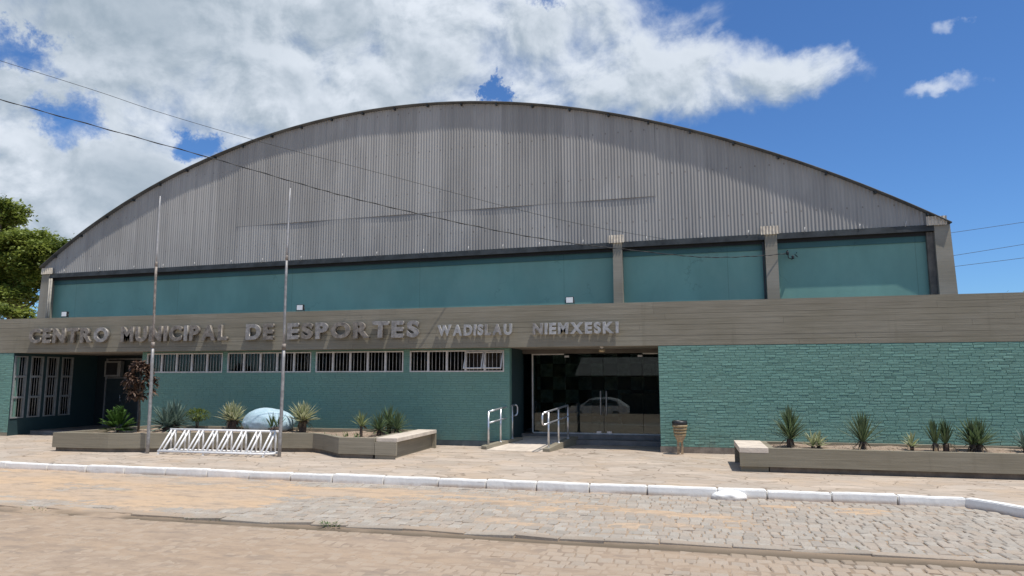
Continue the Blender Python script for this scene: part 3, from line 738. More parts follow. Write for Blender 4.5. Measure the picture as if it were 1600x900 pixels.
b_ = MB(); b_.lathe([(.05, PZ0 + .004), (.05, PZ0 - .02), (.02, PZ0 - .03), (.02, PZ0 - .05)], -1.93, .34, 12); b_.build('base', 'alu', cm)
b_ = MB(); b_.lathe([(.01, PZ0 - .05), (.07, PZ0 - .07), (.085, PZ0 - .10), (.05, PZ0 - .13)], -1.93, .34, 14); b_.build('shade', 'tan', cm)

# ------------------------------------------------------------------ ramp and handrails
ramp = thing('entrance_ramp', (-3.8, .6, 0), 'short concrete ramp between two low kerbs leading to the glass doors', 'ramp')
RL0, RL1 = Vector((-4.63, -.15)), Vector((-4.23, .62)); RR0, RR1 = Vector((-3.12, -.35)), Vector((-2.88, .95))
def along(p, q, f): return p + (q - p) * f
b_ = MB()
fl_, fr_ = (-4.62, -.42), (-3.22, -.50); bl_, brr = (-4.12, 1.0), (-2.96, 1.0)
b_.add([fl_ + (.004,), fr_ + (.004,), brr + (.15,), bl_ + (.15,), (-4.20, 1.72, .16), (-2.90, 1.72, .16), fl_ + (-.05,), fr_ + (-.05,), (-4.20, 1.72, -.05), (-2.90, 1.72, -.05)],
       [(0, 1, 2, 3), (3, 2, 5, 4), (0, 6, 7, 1), (4, 5, 9, 8), (0, 3, 4, 8, 6), (1, 7, 9, 5, 2)]); b_.build('slope', 'slab', ramp)
def ramp_kerb(p, q, ext):
    d = (q - p).normalized(); n = Vector((-d.y, d.x)) * .085; m = MB(); vs = []
    for c, zt in ((p - d * .16, .07), (p - d * .14, .085), (q, .19), (q + d * ext, .20)):
        a_, b2 = c + n, c - n; vs += [(a_.x, a_.y, -.01), (b2.x, b2.y, -.01), (b2.x, b2.y, zt), (a_.x, a_.y, zt)]
    fs = [(0, 1, 2, 3), (15, 14, 13, 12)]
    for i in range(3):
        o = i * 4; fs += [(o + 1, o + 5, o + 6, o + 2), (o + 2, o + 6, o + 7, o + 3), (o + 3, o + 7, o + 4, o)]
    m.add(vs, fs); m.build('side_kerb', 'planter', ramp)
ramp_kerb(RL0, RL1, .3); ramp_kerb(RR0, RR1, .5)
def handrail(p, q, zt0, zt1, f0, f1, label, loop_front, loop_back):
    h = thing('handrail', (p.x, p.y, .08), label, 'handrail', 'handrails of the entrance ramp')
    d = (q - p).normalized(); d3 = Vector((d.x, d.y, 0)); zt = lambda f: zt0 + (zt1 - zt0) * f; zl = lambda f: zt(f) - .27
    P = lambda f, z_: Vector((*along(p, q, f), z_))
    top = [P(f, zt(f)) for f in np.linspace(f0, f1, 5)]; low = [P(f, zl(f)) for f in np.linspace(f0, f1, 5)]
    tr = MB(); tr.tube(top, .023, 10); tr.build('top_rail', 'chrome', h)
    tr = MB(); tr.tube(low, .020, 10); tr.build('lower_rail', 'chrome', h)
    for flag, a, b in ((loop_front, top[0], low[0]), (loop_back, top[-1], low[-1])):
        if flag:
            e = d3 * (-.09 if flag == 1 else .09); up = Vector((0, 0, 1))
            pts = [a, a + e * .7 - up * .02, a + e - up * .07, b + e + up * .07, b + e * .7 + up * .02, b]
            m = MB(); m.tube(pts, .021, 10); m.build('return_bend', 'chrome', h)
    for f in (0, .5, 1):
        m = MB(); zb = .075 + .11 * f; c = along(p, q, f)
        m.tube([(c.x, c.y, zb), (c.x, c.y, zt(f))], .023, 10); m.lathe([(.045, zb - .005), (.045, zb + .012), (.024, zb + .02)], c.x, c.y, 12); m.build('post', 'chrome', h)
handrail(RL0, RL1, .88, 1.0, 0, 1.12, 'tubular handrail left of the ramp beside the shaded brick wall', 0, 2)
handrail(RR0, RR1, .91, 1.0, -.22, 1.0, 'tubular handrail right of the ramp in front of the glass entrance', 1, 0)

# ------------------------------------------------------------------ sign letters
fcurve = None
def glyph(ch, depth, bold):
    cu = bpy.data.curves.new('glyph', 'FONT'); cu.body = ch; cu.extrude = depth / 2; cu.offset = bold; cu.bevel_depth = .006; cu.bevel_resolution = 1; cu.resolution_u = 6
    ob = bpy.data.objects.new('glyph', cu); C.objects.link(ob)
    bpy.context.view_layer.update()
    me = bpy.data.meshes.new_from_object(ob.evaluated_get(bpy.context.evaluated_depsgraph_get()))
    bpy.data.objects.remove(ob); bpy.data.curves.remove(cu)
    return me
def sign_words(words, root, height, depth, mat_fn, zb, bold=.042):
    idx = 0
    for word, xa, xb in words:
        gl = []; adv = 0.0
        for ch in word:
            me = glyph(ch, .5, bold); co = np.array([v.co[:] for v in me.vertices]); x0, x1 = co[:, 0].min(), co[:, 0].max(); y0, y1 = co[:, 1].min(), co[:, 1].max()
            gl.append((ch, me, x0, x1, y0, y1, adv)); adv += (x1 - x0) + .13
        k = (xb - xa) / (adv - .13)
        for ch, me, x0, x1, y0, y1, a in gl:
            ky = height / (y1 - y0) if ch not in 'Q' else height / .75
            tilt = rng.gauss(0, .015)
            for v in me.vertices:
                X = (v.co.x - x0 + a) * k; Y = (v.co.y - y0) * ky; Z = v.co.z / .256 * (depth / 2)
                cxm = (a + (x1 - x0) / 2) * k
                X2 = cxm + (X - cxm) * math.cos(tilt) - (Y - height / 2) * math.sin(tilt); Y2 = height / 2 + (X - cxm) * math.sin(tilt) + (Y - height / 2) * math.cos(tilt)
                v.co = (xa + X2, -.075 - depth / 2 - Z + depth / 2 - .0, zb + Y2)
            me.name = 'letter'; me.materials.clear(); me.materials.append(mat_fn(idx)); me.update()
            o = bpy.data.objects.new('letter', me); C.objects.link(o); o.parent = root; o.matrix_parent_inverse = world_of(root).inverted(); idx += 1
s1 = thing('lettering_sign', (-12.6, -.05, 2.69), 'large weathered metal letters reading CENTRO MUNICIPAL DE ESPORTES on the parapet', 'sign')
sign_words([('CENTRO', -18.76, -15.95), ('MUNICIPAL', -15.50, -12.04), ('DE', -11.46, -10.62), ('ESPORTES', -10.20, -6.48)], s1, .43, .085, lambda i: M['letter_old'] if (i < 15 and i % 6 != 5) or i in (16, 18, 20, 21) else M['letter_mid'], 2.70)
s2 = thing('lettering_sign', (-3.7, -.05, 2.72), 'smaller bright metal letters reading WADISLAU NIEMXESKI on the parapet', 'sign')
sign_words([('WADISLAU', -5.98, -4.06), ('NIEMXESKI', -3.54, -1.48)], s2, .275, .06, lambda i: M['letter_mid'] if i in (5, 6, 8) else M['letter'], 2.725, .045)

# floodlights on top of the parapet
for k, (x, lab) in enumerate(((-17.75, 'small floodlight on the parapet above the letters of CENTRO'), (-9.97, 'small floodlight on the parapet above the word ESPORTES'), (-2.66, 'small floodlight on the parapet above the glass entrance'))):
    f = thing('floodlight', (x, .12, PZ1), lab, 'floodlight', 'floodlights along the parapet top')
    m = MB(); m.box(x - .10, x + .10, .075, .15, PZ1 + .03, PZ1 + .19, 0, .012); m.build('housing', 'black', f)
    m = MB(); m.box(x - .083, x + .083, .068, .076, PZ1 + .045, PZ1 + .175); m.build('lens', 'lens', f)
    m = MB(); m.tube([(x - .115, .12, PZ1 + .11), (x - .115, .12, PZ1 + .005), (x + .115, .12, PZ1 + .005), (x + .115, .12, PZ1 + .11)], .009, 6); m.build('bracket', 'black', f)

# ------------------------------------------------------------------ hall
HANG = -math.atan2(1.25, 29.5)
hall = thing('sports_hall', (6.44, 3.55, 0), 'tall arched sports hall with grey corrugated gable above teal wall', 'building', None, HANG)
# hall coordinates: u runs left (negative) along the front from the right pillar, v goes back, z up
HM = hall.matrix_basis.copy()
class HB(MB):
    def build(s, name, m, parent=None, **k):
        s.v = [tuple(HM @ Vector(p)) for p in s.v]; return super().build(name, m, parent, **k)
prof_x = np.array([-24.02, -22.83, -21.34, -18.74, -17.34, -15.97, -14.63, -13.32, -12.05, -10.8, -9.6, -8.42, -7.27, -6.38, -5.08, -4.03, -3.01, -2.03, -1.07, -.14, .76, 1.64, 2.49, 3.31, 4.11, 4.89, 5.64, 6.37, 6.82])
prof_z = np.array([5.95, 6.88, 7.60, 8.82, 9.34, 9.79, 10.12, 10.35, 10.52, 10.64, 10.70, 10.69, 10.63, 10.55, 10.37, 10.17, 9.94, 9.69, 9.4, 9.08, 8.75, 8.41, 8.06, 7.66, 7.25, 6.84, 6.41, 6.0, 5.74])
pu = (prof_x - 6.44) / math.cos(HANG)
cf = np.polyfit(pu, prof_z, 6)
def arch(u): return float(np.polyval(cf, u)) - .05
U0, U1 = float(pu[0]), float(pu[-1])
EZ = 5.66                                                            # bottom of the cladding
def corrugated(u0, u1, zb, zt, v, amp=.0095, pitch=.096, per=8, sheet=.98, ph=0.0, stepw=0.0):
    n = max(2, int((u1 - u0) / pitch * per)); mb = HB(); us = np.linspace(u0, u1, n + 1)
    vs = []; tn = []; rows = 4; tones = {}
    for u in us:
        k = int(math.floor((u - U0) / sheet)); tones.setdefault(k, nr.rand()); b, t = zb(u), zt(u)
        lap = .006 * ((u - U0) / sheet - k)
        for r in range(rows):
            f = r / (rows - 1)
            vs.append((u, v - lap + amp * math.sin(2 * math.pi * u / pitch + ph) + .006 * math.sin(u * 1.7 + f * 3), b + (t - b) * f)); tn.append(tones[k])
    fs = [(i * rows + r, (i + 1) * rows + r, (i + 1) * rows + r + 1, i * rows + r + 1) for i in range(n) for r in range(rows - 1)]
    o = len(mb.v); mb.v += vs; mb.f += fs; mb.tone += tn; mb.sm += [True] * len(fs); return mb
SEAM = 6.98
UA, UB = (-15.26 - 6.44), (-.66 - 6.44)
mb = corrugated(U0 + .05, U1 - .38, lambda u: EZ + .004, lambda u: min(arch(u) - .02, SEAM + .12 if UA < u < UB else 99), -.03)
mb.build('gable_cladding', 'cladding', hall)
mb = corrugated(UA, UB, lambda u: SEAM, lambda u: arch(u) - .02, -.046)
mb.build('gable_cladding', 'cladding', hall)
bk = HB(); 
us = np.linspace(U0 + .1, U1 - .1, 80)
vs = [(u, .06, 5.4) for u in us] + [(u, .06, arch(u) - .05) for u in us]; nU = len(us)
bk.add(vs, [(i, i + 1, nU + i + 1, nU + i) for i in range(nU - 1)]); bk.build('gable_frame', 'dark', hall)
# roof shell with thickness and overhang, running back
OV = .19
def roof():
    rb = HB(); us = np.linspace(U0 - .06, U1 + .03, 120); n = len(us); vs = []
    zz = [arch(min(max(u, U0), U1)) + (min(u, U1) - u) * .55 * (u > U1) + (u - max(u, U0)) * .75 * (u < U0) for u in us]
    for v in (-OV, 34.0):
        for u, z_ in zip(us, zz): vs.append((u, v, z_ + .028))
        for u, z_ in zip(us, zz): vs.append((u, v, z_ + .0))
    fs = []
    for i in range(n - 1):
        fs.append((i, i + 1, 2 * n + i + 1, 2 * n + i)); fs.append((n + i + 1, n + i, 3 * n + i, 3 * n + i + 1))
        fs.append((n + i, n + i + 1, i + 1, i)); fs.append((2 * n + i, 2 * n + i + 1, 3 * n + i + 1, 3 * n + i))
    fs.append((0, 2 * n, 3 * n, n)); fs.append((n - 1, 2 * n - 1, 4 * n - 1, 3 * n - 1))
    rb.add(vs, fs, 0, True); return rb
ro = roof().build('roof', 'roof', hall)
for u in np.linspace(U0 + .6, U1 - .5, 26):
    z_ = arch(u); pr = HB(); pr.box(u - .025, u + .025, -OV + .03, .05, z_ - .085, z_ - .012); pr.build('purlin', 'darkmetal', ro)
# dark flashing beam under the cladding, in bays between pillars
pil = [(-24.02, -23.62, -23.68, -.02), (-1.97, -1.69, -1.69, -.04), (2.27, 2.60, 2.60, -.06), (6.47, 6.83, 6.83, -.08)]
PIL = [(-24.06, -23.66), (-1.96, -1.69), (2.28, 2.60), (6.46, 6.83)]
bays = [(PIL[i][1] - 6.44, PIL[i + 1][0] - 6.44) for i in range(3)]
for (a, b) in bays:
    m = HB(); m.box(a + .004, b - .004, -.075, .14, EZ - .15, EZ - .006); m.box(a + .004, b - .004, -.095, -.075, EZ - .17, EZ - .10); m.build('flashing', 'darkmetal', hall)
    u = a + .7
    while u < b - .4:
        m = HB(); m.tube([(u, -.09, EZ - .02), (u + .03, -.10, EZ + .12)], .011, 5); m.build('hook_clip', 'alu', hall); u += rng.uniform(1.1, 1.7)
REC = [.16, .17, .125]
for (a, b), rc in zip(bays, REC):
    m = HB(); m.box(a - .05, b + .05, rc, rc + .2, 3.0, EZ - .10); m.build('teal_wall', 'plaster', hall)
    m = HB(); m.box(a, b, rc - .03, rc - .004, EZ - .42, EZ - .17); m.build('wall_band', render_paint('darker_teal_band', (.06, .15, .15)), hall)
for i, (a, b) in enumerate(PIL):
    ua, ub = a - 6.44, b - 6.44
    vt, vb = -.075, -.13
    m = HB(); zt = EZ - .02
    flare = .0 if i in (1, 2) else .06
    lo = flare if i == 0 else 0; hi = flare if i == 3 else 0
    vs = [(ua - lo, vb, 3.0), (ub + hi, vb, 3.0), (ub + hi, .5, 3.0), (ua - lo, .5, 3.0), (ua, vt, zt), (ub, vt, zt), (ub, .5, zt), (ua, .5, zt)]
    m.add(vs, [(0, 3, 2, 1), (4, 5, 6, 7), (0, 1, 5, 4), (1, 2, 6, 5), (2, 3, 7, 6), (3, 0, 4, 7)], rng.random() * .5)
    p = m.build('pillar', 'pillar', hall)
    cu0, cu1 = (ua - .10, ub + .06) if i in (1, 2) else ((ua + .0, ub + .18) if i == 0 else (ua - .18, ub - .08))
    cz0, cz1 = (EZ - .03, EZ + .21)
    if i == 0: cz0, cz1 = EZ - .02, EZ + .22
    c = corrugated(cu0, cu1, lambda u: cz0, lambda u: cz1, -.125, amp=.016, pitch=.085, per=8); c.build('cap_sheet', 'capsheet', p)
# darker return face left of the right corner pillar, downpipes by the left one
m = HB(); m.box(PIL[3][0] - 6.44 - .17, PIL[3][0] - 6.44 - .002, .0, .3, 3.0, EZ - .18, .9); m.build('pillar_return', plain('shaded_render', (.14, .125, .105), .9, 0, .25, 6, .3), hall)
for du in (.05, .14):
    m = HB(); u = PIL[0][1] - 6.44 + du; m.tube([(u, -.10, 3.3), (u, -.10, EZ - .2)], .035, 8); m.build('downpipe_or_shade_strip', plain('cream_pipe', (.34, .31, .26), .6, 0, .2, 8), hall)
m = HB(); m.box(PIL[2][0] - 6.44 - .07, PIL[2][0] - 6.44 - .02, .02, .10, 3.2, EZ - .2); m.build('downpipe_or_shade_strip', 'darkmetal', hall)  # no pipe here: dark strip painted in for the shaded gap beside the pillar
# side and back walls
m = HB(); m.box(U0 + .12, U0 + .32, .35, 33.5, 0, 5.9); m.box(U1 - .36, U1 - .16, .35, 33.5, 0, 5.6); m.box(U0 + .32, U1 - .36, 33.2, 33.5, 0, 5.6); m.build('side_wall', 'plaster', hall)
br_ = thing('cable_bracket', (2.94, 3.66, 5.0), 'small dark iron bracket with insulators on the upper right teal wall', 'bracket')
m = MB(); m.tube([(2.86, 3.80, 5.16), (2.86, 3.66, 5.16)], .016, 6); m.tube([(3.10, 3.78, 5.10), (3.10, 3.68, 5.10)], .012, 6); m.tube([(2.86, 3.70, 5.16), (2.88, 3.70, 4.96), (2.98, 3.72, 4.92)], .013, 6); m.tube([(3.05, 3.72, 5.06), (3.12, 3.72, 4.98)], .012, 6); m.build('arm', 'black', br_)
for (x, z_) in ((2.86, 5.09), (2.99, 4.97)):
    m = MB(); m.lathe([(.018, z_ - .05), (.04, z_ - .03), (.028, z_), (.04, z_ + .03), (.015, z_ + .05)], x, 3.68, 10); m.build('insulator', 'black', br_)

# ------------------------------------------------------------------ planters
def planter_wall(mb, pts, th, z0, z1, closed=True, inset=0.0):
    """thick wall following a polyline (outer face on pts, thickness to the left side)"""
    n = len(pts); P = [Vector((x, y, 0)) for x, y in pts]; inn = []
    for i in range(n):
        a, b, c = P[i - 1], P[i], P[(i + 1) % n]
        d1 = (b - a).normalized(); d2 = (c - b).normalized(); n1 = Vector((-d1.y, d1.x, 0)); n2 = Vector((-d2.y, d2.x, 0))
        k = (n1 + n2); k /= max(.3, k.dot(n1)); inn.append(b + k * th)
    vs = []
    for q in P: vs.append((q.x, q.y))
    out_ = [(q.x, q.y) for q in P]; inner = [(q.x, q.y) for q in inn]
    v = [(x, y, z0) for x, y in out_] + [(x, y, z1) for x, y in out_] + [(x, y, z1) for x, y in inner] + [(x, y, z0) for x, y in inner]
    f = []
    for i in range(n):
        j = (i + 1) % n; f += [(i, j, n + j, n + i), (n + i, n + j, 2 * n + j, 2 * n + i), (2 * n + i, 2 * n + j, 3 * n + j, 3 * n + i), (3 * n + i, 3 * n + j, j, i)]
    mb.add(v, f, rng.random() * .4)
    return inner
def inset_poly(pts, d):
    tmp = MB(); return planter_wall(tmp, pts, d, 0, 1)
PLZ = .43
pol = [(-14.46, -3.0), (-12.95, -2.93), (-12.05, -2.70), (-11.2, -2.30), (-8.36, -1.80), (-7.95, -2.05), (-7.25, -2.66), (-6.42, -2.66), (-6.42, -.35), (-13.95, -.35)]
plant1 = thing('planter', (-10.2, -1.6, 0), 'long bent concrete planter with bench end, planted below the barred windows', 'planter')
m = MB(); planter_wall(m, pol, .13, .09, PLZ); m.build('wall', 'planter', plant1)
m = MB(); m.prism(inset_poly(pol, .05), 0, .088); m.build('plinth', plain('shadowed_footing', (.17, .145, .115), .95, 0, .25, 4), plant1)
def soil(name, poly, z, root, seed):
    bm = bmesh.new(); vs = [bm.verts.new((x, y, z)) for x, y in poly]; f = bm.faces.new(vs)
    bmesh.ops.triangulate(bm, faces=[f]); bmesh.ops.subdivide_edges(bm, edges=bm.edges[:], cuts=5, use_grid_fill=True)
    bmesh.ops.triangulate(bm, faces=bm.faces[:]); bmesh.ops.subdivide_edges(bm, edges=bm.edges[:], cuts=2, use_grid_fill=True)
    bm.verts.ensure_lookup_table()
    for v in bm.verts: v.co.z += .05 * mnoise.fractal(v.co * 1.7 + Vector((seed, 0, 0)), 1, 2, 4) + .012 * mnoise.noise(v.co * 13)
    o = MB().bm(bm, 0, None, True).build(name, 'soil', root); bm.free(); return o
soil('soil', inset_poly(pol, .125), PLZ - .07, plant1, 2.0)
m = MB(); m.box(-6.40, -5.92, -2.62, -.24, PLZ - .075, PLZ + .006, .0, .008); m.build('bench_slab', 'slab', plant1)
m = MB(); m.box(-6.40, -6.03, -2.598, -.302, 0, PLZ - .077); m.build('bench_core', 'planter', plant1)
m = MB(); m.box(-6.41, -5.925, -2.665, -2.60, .085, PLZ - .08); m.box(-6.41, -5.96, -2.64, -2.60, 0, .083); m.build('bench_leg', 'planter', plant1)
m = MB(); m.box(-6.41, -5.925, -.30, -.235, 0, PLZ - .08); m.build('bench_leg', 'planter', plant1)
pol2 = [(1.42, -2.86), (13, -2.86), (13, -1.42), (1.42, -1.42)]
plant2 = thing('planter', (5, -2.2, 0), 'straight concrete planter along the sunlit brick wall, right of the litter bin', 'planter')
m = MB(); planter_wall(m, pol2, .11, .10, PLZ); m.build('wall', 'planter', plant2)
m = MB(); m.prism([(1.44, -2.80), (13, -2.80), (13, -1.46), (1.44, -1.46)], 0, .098); m.build('plinth', plain('dark_footing', (.15, .125, .10), .95, 0, .25, 4), plant2)
soil('soil', [(x, y) for x, y in [(1.52, -2.76), (6.0, -2.76), (6.0, -1.52), (1.52, -1.52)]], PLZ - .05, plant2, 5.0)
m = MB(); m.box(.92, 1.425, -2.865, -1.415, PLZ - .09, PLZ + .006, 0, .008); m.build('bench_slab', 'slab', plant2)
m = MB(); m.box(.925, 1.42, -2.862, -2.79, .098, PLZ - .092); m.box(.94, 1.42, -2.80, -2.74, 0, .097); m.build('bench_leg', 'planter', plant2)
m = MB(); m.box(.925, 1.42, -1.49, -1.42, 0, PLZ - .092); m.build('bench_leg', 'planter', plant2)

# ------------------------------------------------------------------ plants
LEAF = dict(
    yucca=leaf_mat('yucca_leaf', (.028, .058, .022), (.085, .15, .05), .25, (.34, .38, .24)),
    variegated=leaf_mat('cream_edged_leaf', (.10, .15, .04), (.22, .28, .09), .3, (.80, .76, .56)),
    agave=leaf_mat('blue_green_leaf', (.045, .085, .065), (.12, .19, .155), .2, (.30, .38, .32)),
    green=leaf_mat('fresh_green_leaf', (.035, .085, .018), (.11, .21, .045), .4),
    lime=leaf_mat('yellow_green_leaf', (.07, .11, .02), (.19, .23, .05), .4),
    dry=leaf_mat('dry_leaf', (.13, .085, .045), (.30, .22, .13), .15),
    bronze=leaf_mat('bronze_leaf', (.045, .025, .018), (.20, .125, .085), .25),
    tree=leaf_mat('tree_leaf', (.075, .11, .018), (.33, .385, .08), .45),
)
def blade(mb, base, direction, length, width, droop, fold=.25, seg=5, tone=.5, edge=.0, up=Vector((0, 0, 1))):
    d = Vector(direction).normalized(); side = d.cross(up)
    if side.length < .05: side = Vector((1, 0, 0))
    side.normalize(); nrm = side.cross(d).normalized()
    p = Vector(base); vs = []; fs = []; ed = []
    for i in range(seg + 1):
        f = i / seg
        wdt = width * (.55 + 1.1 * f * (1 - f) * 1.6) * (1 - f ** 3) + .001
        dd = (d - Vector((0, 0, droop * f * f))).normalized()
        if i: p = p + dd * (length / seg)
        vs += [p - side * wdt / 2 + nrm * wdt * fold, p, p + side * wdt / 2 + nrm * wdt * fold]; ed += [edge, 0.0 if edge < 1 else edge * .25, edge]
    for i in range(seg):
        o = i * 3; fs += [(o, o + 1, o + 4, o + 3), (o + 1, o + 2, o + 5, o + 4)]
    mb.add(vs, fs, tone, True, edge=ed)
def rosette(mb, c, n, length, width, lo, hi, droop, edge, r0=.03, rise=.0):
    for i in range(n):
        f = (i + .5) / n; e = R(lo + (hi - lo) * f ** .8 + rng.uniform(-7, 7)); a = i * 2.39996 + rng.uniform(-.25, .25)
        d = Vector((math.cos(a) * math.cos(e) + rng.gauss(0, .10), math.sin(a) * math.cos(e) + rng.gauss(0, .10), math.sin(e)))
        l = length * rng.uniform(.75, 1.08) * (1 - .12 * abs(f - .5))
        blade(mb, Vector(c) + Vector((d.x * r0, d.y * r0, rise * f)), d, l, width * rng.uniform(.8, 1.2), droop * rng.uniform(.4, 1.3), tone=rng.random(), edge=edge * rng.uniform(.6, 1.0))
def yucca(loc, th, tr, heads, label, kind='yucca', n=46, length=.42, width=.034, lo=-15, hi=85, droop=.25, edge=.35, cat='plant', group=None, name='yucca_plant', rise=.08):
    root = thing(name, loc, label, cat, group)
    x, y, z = loc
    t = MB()
    for (ox, oy, hh) in heads:
        pts = [(x + ox * .5 * f + ox * .5, y + oy * .5 * f + oy * .5, z - .06 + (th * hh + .08) * f) for f in np.linspace(0, 1, 7)]
        t.tube(pts, [tr * (1.1 - .1 * f + .10 * (k % 2)) for k, f in enumerate(np.linspace(0, 1, 7))], 10)
    t.build('trunk', 'trunk', root)
    fo = MB()
    for (ox, oy, hh) in heads: rosette(fo, (x + ox, y + oy, z + th * hh), n, length, width, lo, hi, droop, edge, tr * .6, rise)
    fo.build('foliage', LEAF[kind], root)
    if name == 'yucca_plant':
        dl = MB()
        for (ox, oy, hh) in heads:
            for q in range(rng.randint(5, 9)):
                a = rng.uniform(0, 6.28); e = R(rng.uniform(-65, -10)); d = Vector((math.cos(a) * math.cos(e), math.sin(a) * math.cos(e), math.sin(e)))
                blade(dl, (x + ox + d.x * tr, y + oy + d.y * tr, z + th * hh + .03), d, length * rng.uniform(.35, .7), width * .8, rng.uniform(.2, .9), tone=rng.random())
        dl.build('dead_leaves', LEAF['dry'], root)
    return root
def leafy(mb, center, radii, n, size, aspect=.45, hollow=.35, upb=.4):
    c = Vector(center)
    for i in range(n):
        while True:
            v = Vector((rng.uniform(-1, 1), rng.uniform(-1, 1), rng.uniform(-1, 1)))
            if hollow < v.length < 1: break
        p = c + Vector((v.x * radii[0], v.y * radii[1], v.z * radii[2]))
        d = (v.normalized() + Vector((rng.gauss(0, .5), rng.gauss(0, .5), rng.gauss(0, .5) + upb))).normalized()
        blade(mb, p, d, size * rng.uniform(.7, 1.3), size * aspect, .5, .15, 2, rng.random(), 0)

SZ = PLZ - .06
# left planter, left to right
r_ = thing('green_shrub', (-13.45, -2.15, SZ), 'small bushy bright green shrub at the left end of the bent planter', 'shrub')
m = MB()
for k in range(64):
    a = rng.uniform(0, 6.28); e = R(rng.uniform(0, 88)); d = Vector((math.cos(a) * math.cos(e), math.sin(a) * math.cos(e), math.sin(e)))
    L = rng.uniform(.22, .34) + .32 * max(0, d.z - .3); b0 = Vector((-13.45, -2.15, SZ + .06)) + d * .05
    for j in range(9):
        pp = b0 + d * L * (.25 + .75 * j / 8) - Vector((0, 0, .05 * (j / 8) ** 2))
        for sgn in (-1, 1):
            sd = d.cross(Vector((0, 0, 1))); sd = (sd.normalized() if sd.length > .05 else Vector((1, 0, 0))) * sgn
            blade(m, pp, sd * .8 + d * .8 + Vector((0, 0, .15)), .11, .04, .4, .1, 2, rng.random(), 0)
m.build('foliage', LEAF['green'], r_)
m = MB(); m.tube([(-13.45, -2.15, SZ - .05), (-13.44, -2.15, SZ + .2)], .025, 8); m.build('stem', 'trunk', r_)
BX, BYY = -13.35, -1.60
r_ = thing('bronze_shrub', (BX, BYY, SZ), 'tall bronze-leaved shrub on a thin stem beside the left flagpole', 'shrub')
m = MB(); m.tube([(BX, BYY, SZ - .05), (BX + .01, BYY, SZ + .4), (BX - .05, BYY + .02, SZ + .9), (BX - .02, BYY, SZ + 1.5)], [.03, .026, .022, .014], 8)
m.tube([(BX - .02, BYY, SZ + .7), (BX + .15, BYY - .05, SZ + 1.1)], .013, 6); m.tube([(BX - .03, BYY, SZ + .8), (BX - .18, BYY + .05, SZ + 1.2)], .013, 6); m.build('stem', 'bark', r_)
m = MB()
for q in range(74):
    f = rng.random(); ang = rng.uniform(0, 6.28); cz = .78 + .92 * f; wdt = .37 * math.sin(math.pi * min(1, .22 + .72 * f)) ** .7
    c = Vector((BX - .02 + math.cos(ang) * wdt * rng.uniform(.3, 1), BYY + math.sin(ang) * wdt * rng.uniform(.3, 1), SZ + cz))
    for j in range(9):
        e = R(rng.uniform(-35, 60)); a2 = ang + rng.gauss(0, 1.3); d = Vector((math.cos(a2) * math.cos(e), math.sin(a2) * math.cos(e), math.sin(e)))
        blade(m, c, d, rng.uniform(.13, .23), .075, 1.0, .12, 4, rng.random() ** 1.6, 0)
m.build('foliage', LEAF['bronze'], r_)
yucca((-12.62, -1.35, SZ), .10, .08, [(-.14, 0, 1), (.14, .05, 1.2), (0, .1, 1.6), (.02, -.15, .9)], 'wide blue-green spiky clump just right of the left flagpole', 'agave', 50, .62, .046, -18, 86, .28, .6, name='spiky_clump', cat='plant')
r_ = thing('low_shrub', (-12.42, -.62, SZ), 'little yellow-green round shrub on thin stems behind the bike rack', 'shrub')
m = MB()
for ox in (-.05, .0, .06): m.tube([(-12.42 + ox * .3, -.62, SZ - .05), (-12.42 + ox, -.62, SZ + .30)], .012, 6)
m.build('stem', 'bark', r_)
m = MB(); leafy(m, (-12.42, -.62, SZ + .36), (.33, .28, .15), 620, .06, .55, .2, .3); m.build('foliage', LEAF['lime'], r_)
yucca((-11.30, -.72, SZ), .22, .06, [(-.06, 0, 1), (.06, .02, 1.05)], 'pale cream-edged yucca on dark stubby trunk left of the blue boulder', 'variegated', 44, .48, .062, 8, 86, .12, .95)
def boulder_mat():
    m, t = material('faded_blue_painted_boulder')
    n = t.noise(t.pos, 4.2, 7, .7); f = t.noise(t.pos, 26, 6, .7); z = t.sep(t.pos)[2]
    c = t.mix(t.ramp(f, .35, .7), (.36, .50, .56), (.50, .62, .68))
    worn = t.math('MULTIPLY', t.ramp(n, .50, .62), t.ramp(z, .82, .50, .25, 1.0))
    c = t.mix(t.math('MULTIPLY', worn, .8), c, (.15, .30, .28))
    c = t.mix(t.math('MULTIPLY', t.ramp(z, .50, .40), t.ramp(n, .4, .6, .4, 1)), c, (.20, .155, .11))
    t.put(t.b.inputs['Base Color'], c); t.b.inputs['Roughness'].default_value = .75; bump(t, f, .3, .012); return m
tag(blob_stone('boulder', -10.2, -.78, SZ + .20, .70, .46, .37, boulder_mat(), 9.0, .055, freq=1.0, sub=5), 'large rounded boulder painted pale blue, between two cream-edged yuccas', 'boulder')
yucca((-9.42, -1.72, SZ), .16, .085, [(-.07, 0, .9), (.06, .03, 1.0)], 'small dark spiky plant with bulky dead base in front of the blue boulder', 'yucca', 10, .36, .034, 40, 85, .15, .2, name='spiky_plant')
yucca((-9.15, -.95, SZ), .25, .065, [(-.02, 0, 1), (.03, .02, 1.05)], 'pale cream-edged yucca on dark trunk right of the blue boulder', 'variegated', 44, .50, .062, 6, 86, .12, .95)
yucca((-7.28, -1.55, SZ), .20, .03, [(0, 0, 1)], 'slim yellow-green yucca on thin trunk left of the dark yucca trio', 'variegated', 34, .34, .042, 20, 86, .1, .35)
yucca((-6.95, -1.30, SZ), .10, .05, [(0, 0, 1)], 'left plant of the dark yucca trio near the bench end', 'yucca', 72, .42, .034, -14, 86, .25, .45, group='trio of dark yuccas by the bench')
yucca((-6.93, -.78, SZ), .16, .05, [(0, 0, 1)], 'middle and tallest plant of the dark yucca trio near the bench end', 'yucca', 76, .50, .034, -5, 86, .2, .45, group='trio of dark yuccas by the bench')
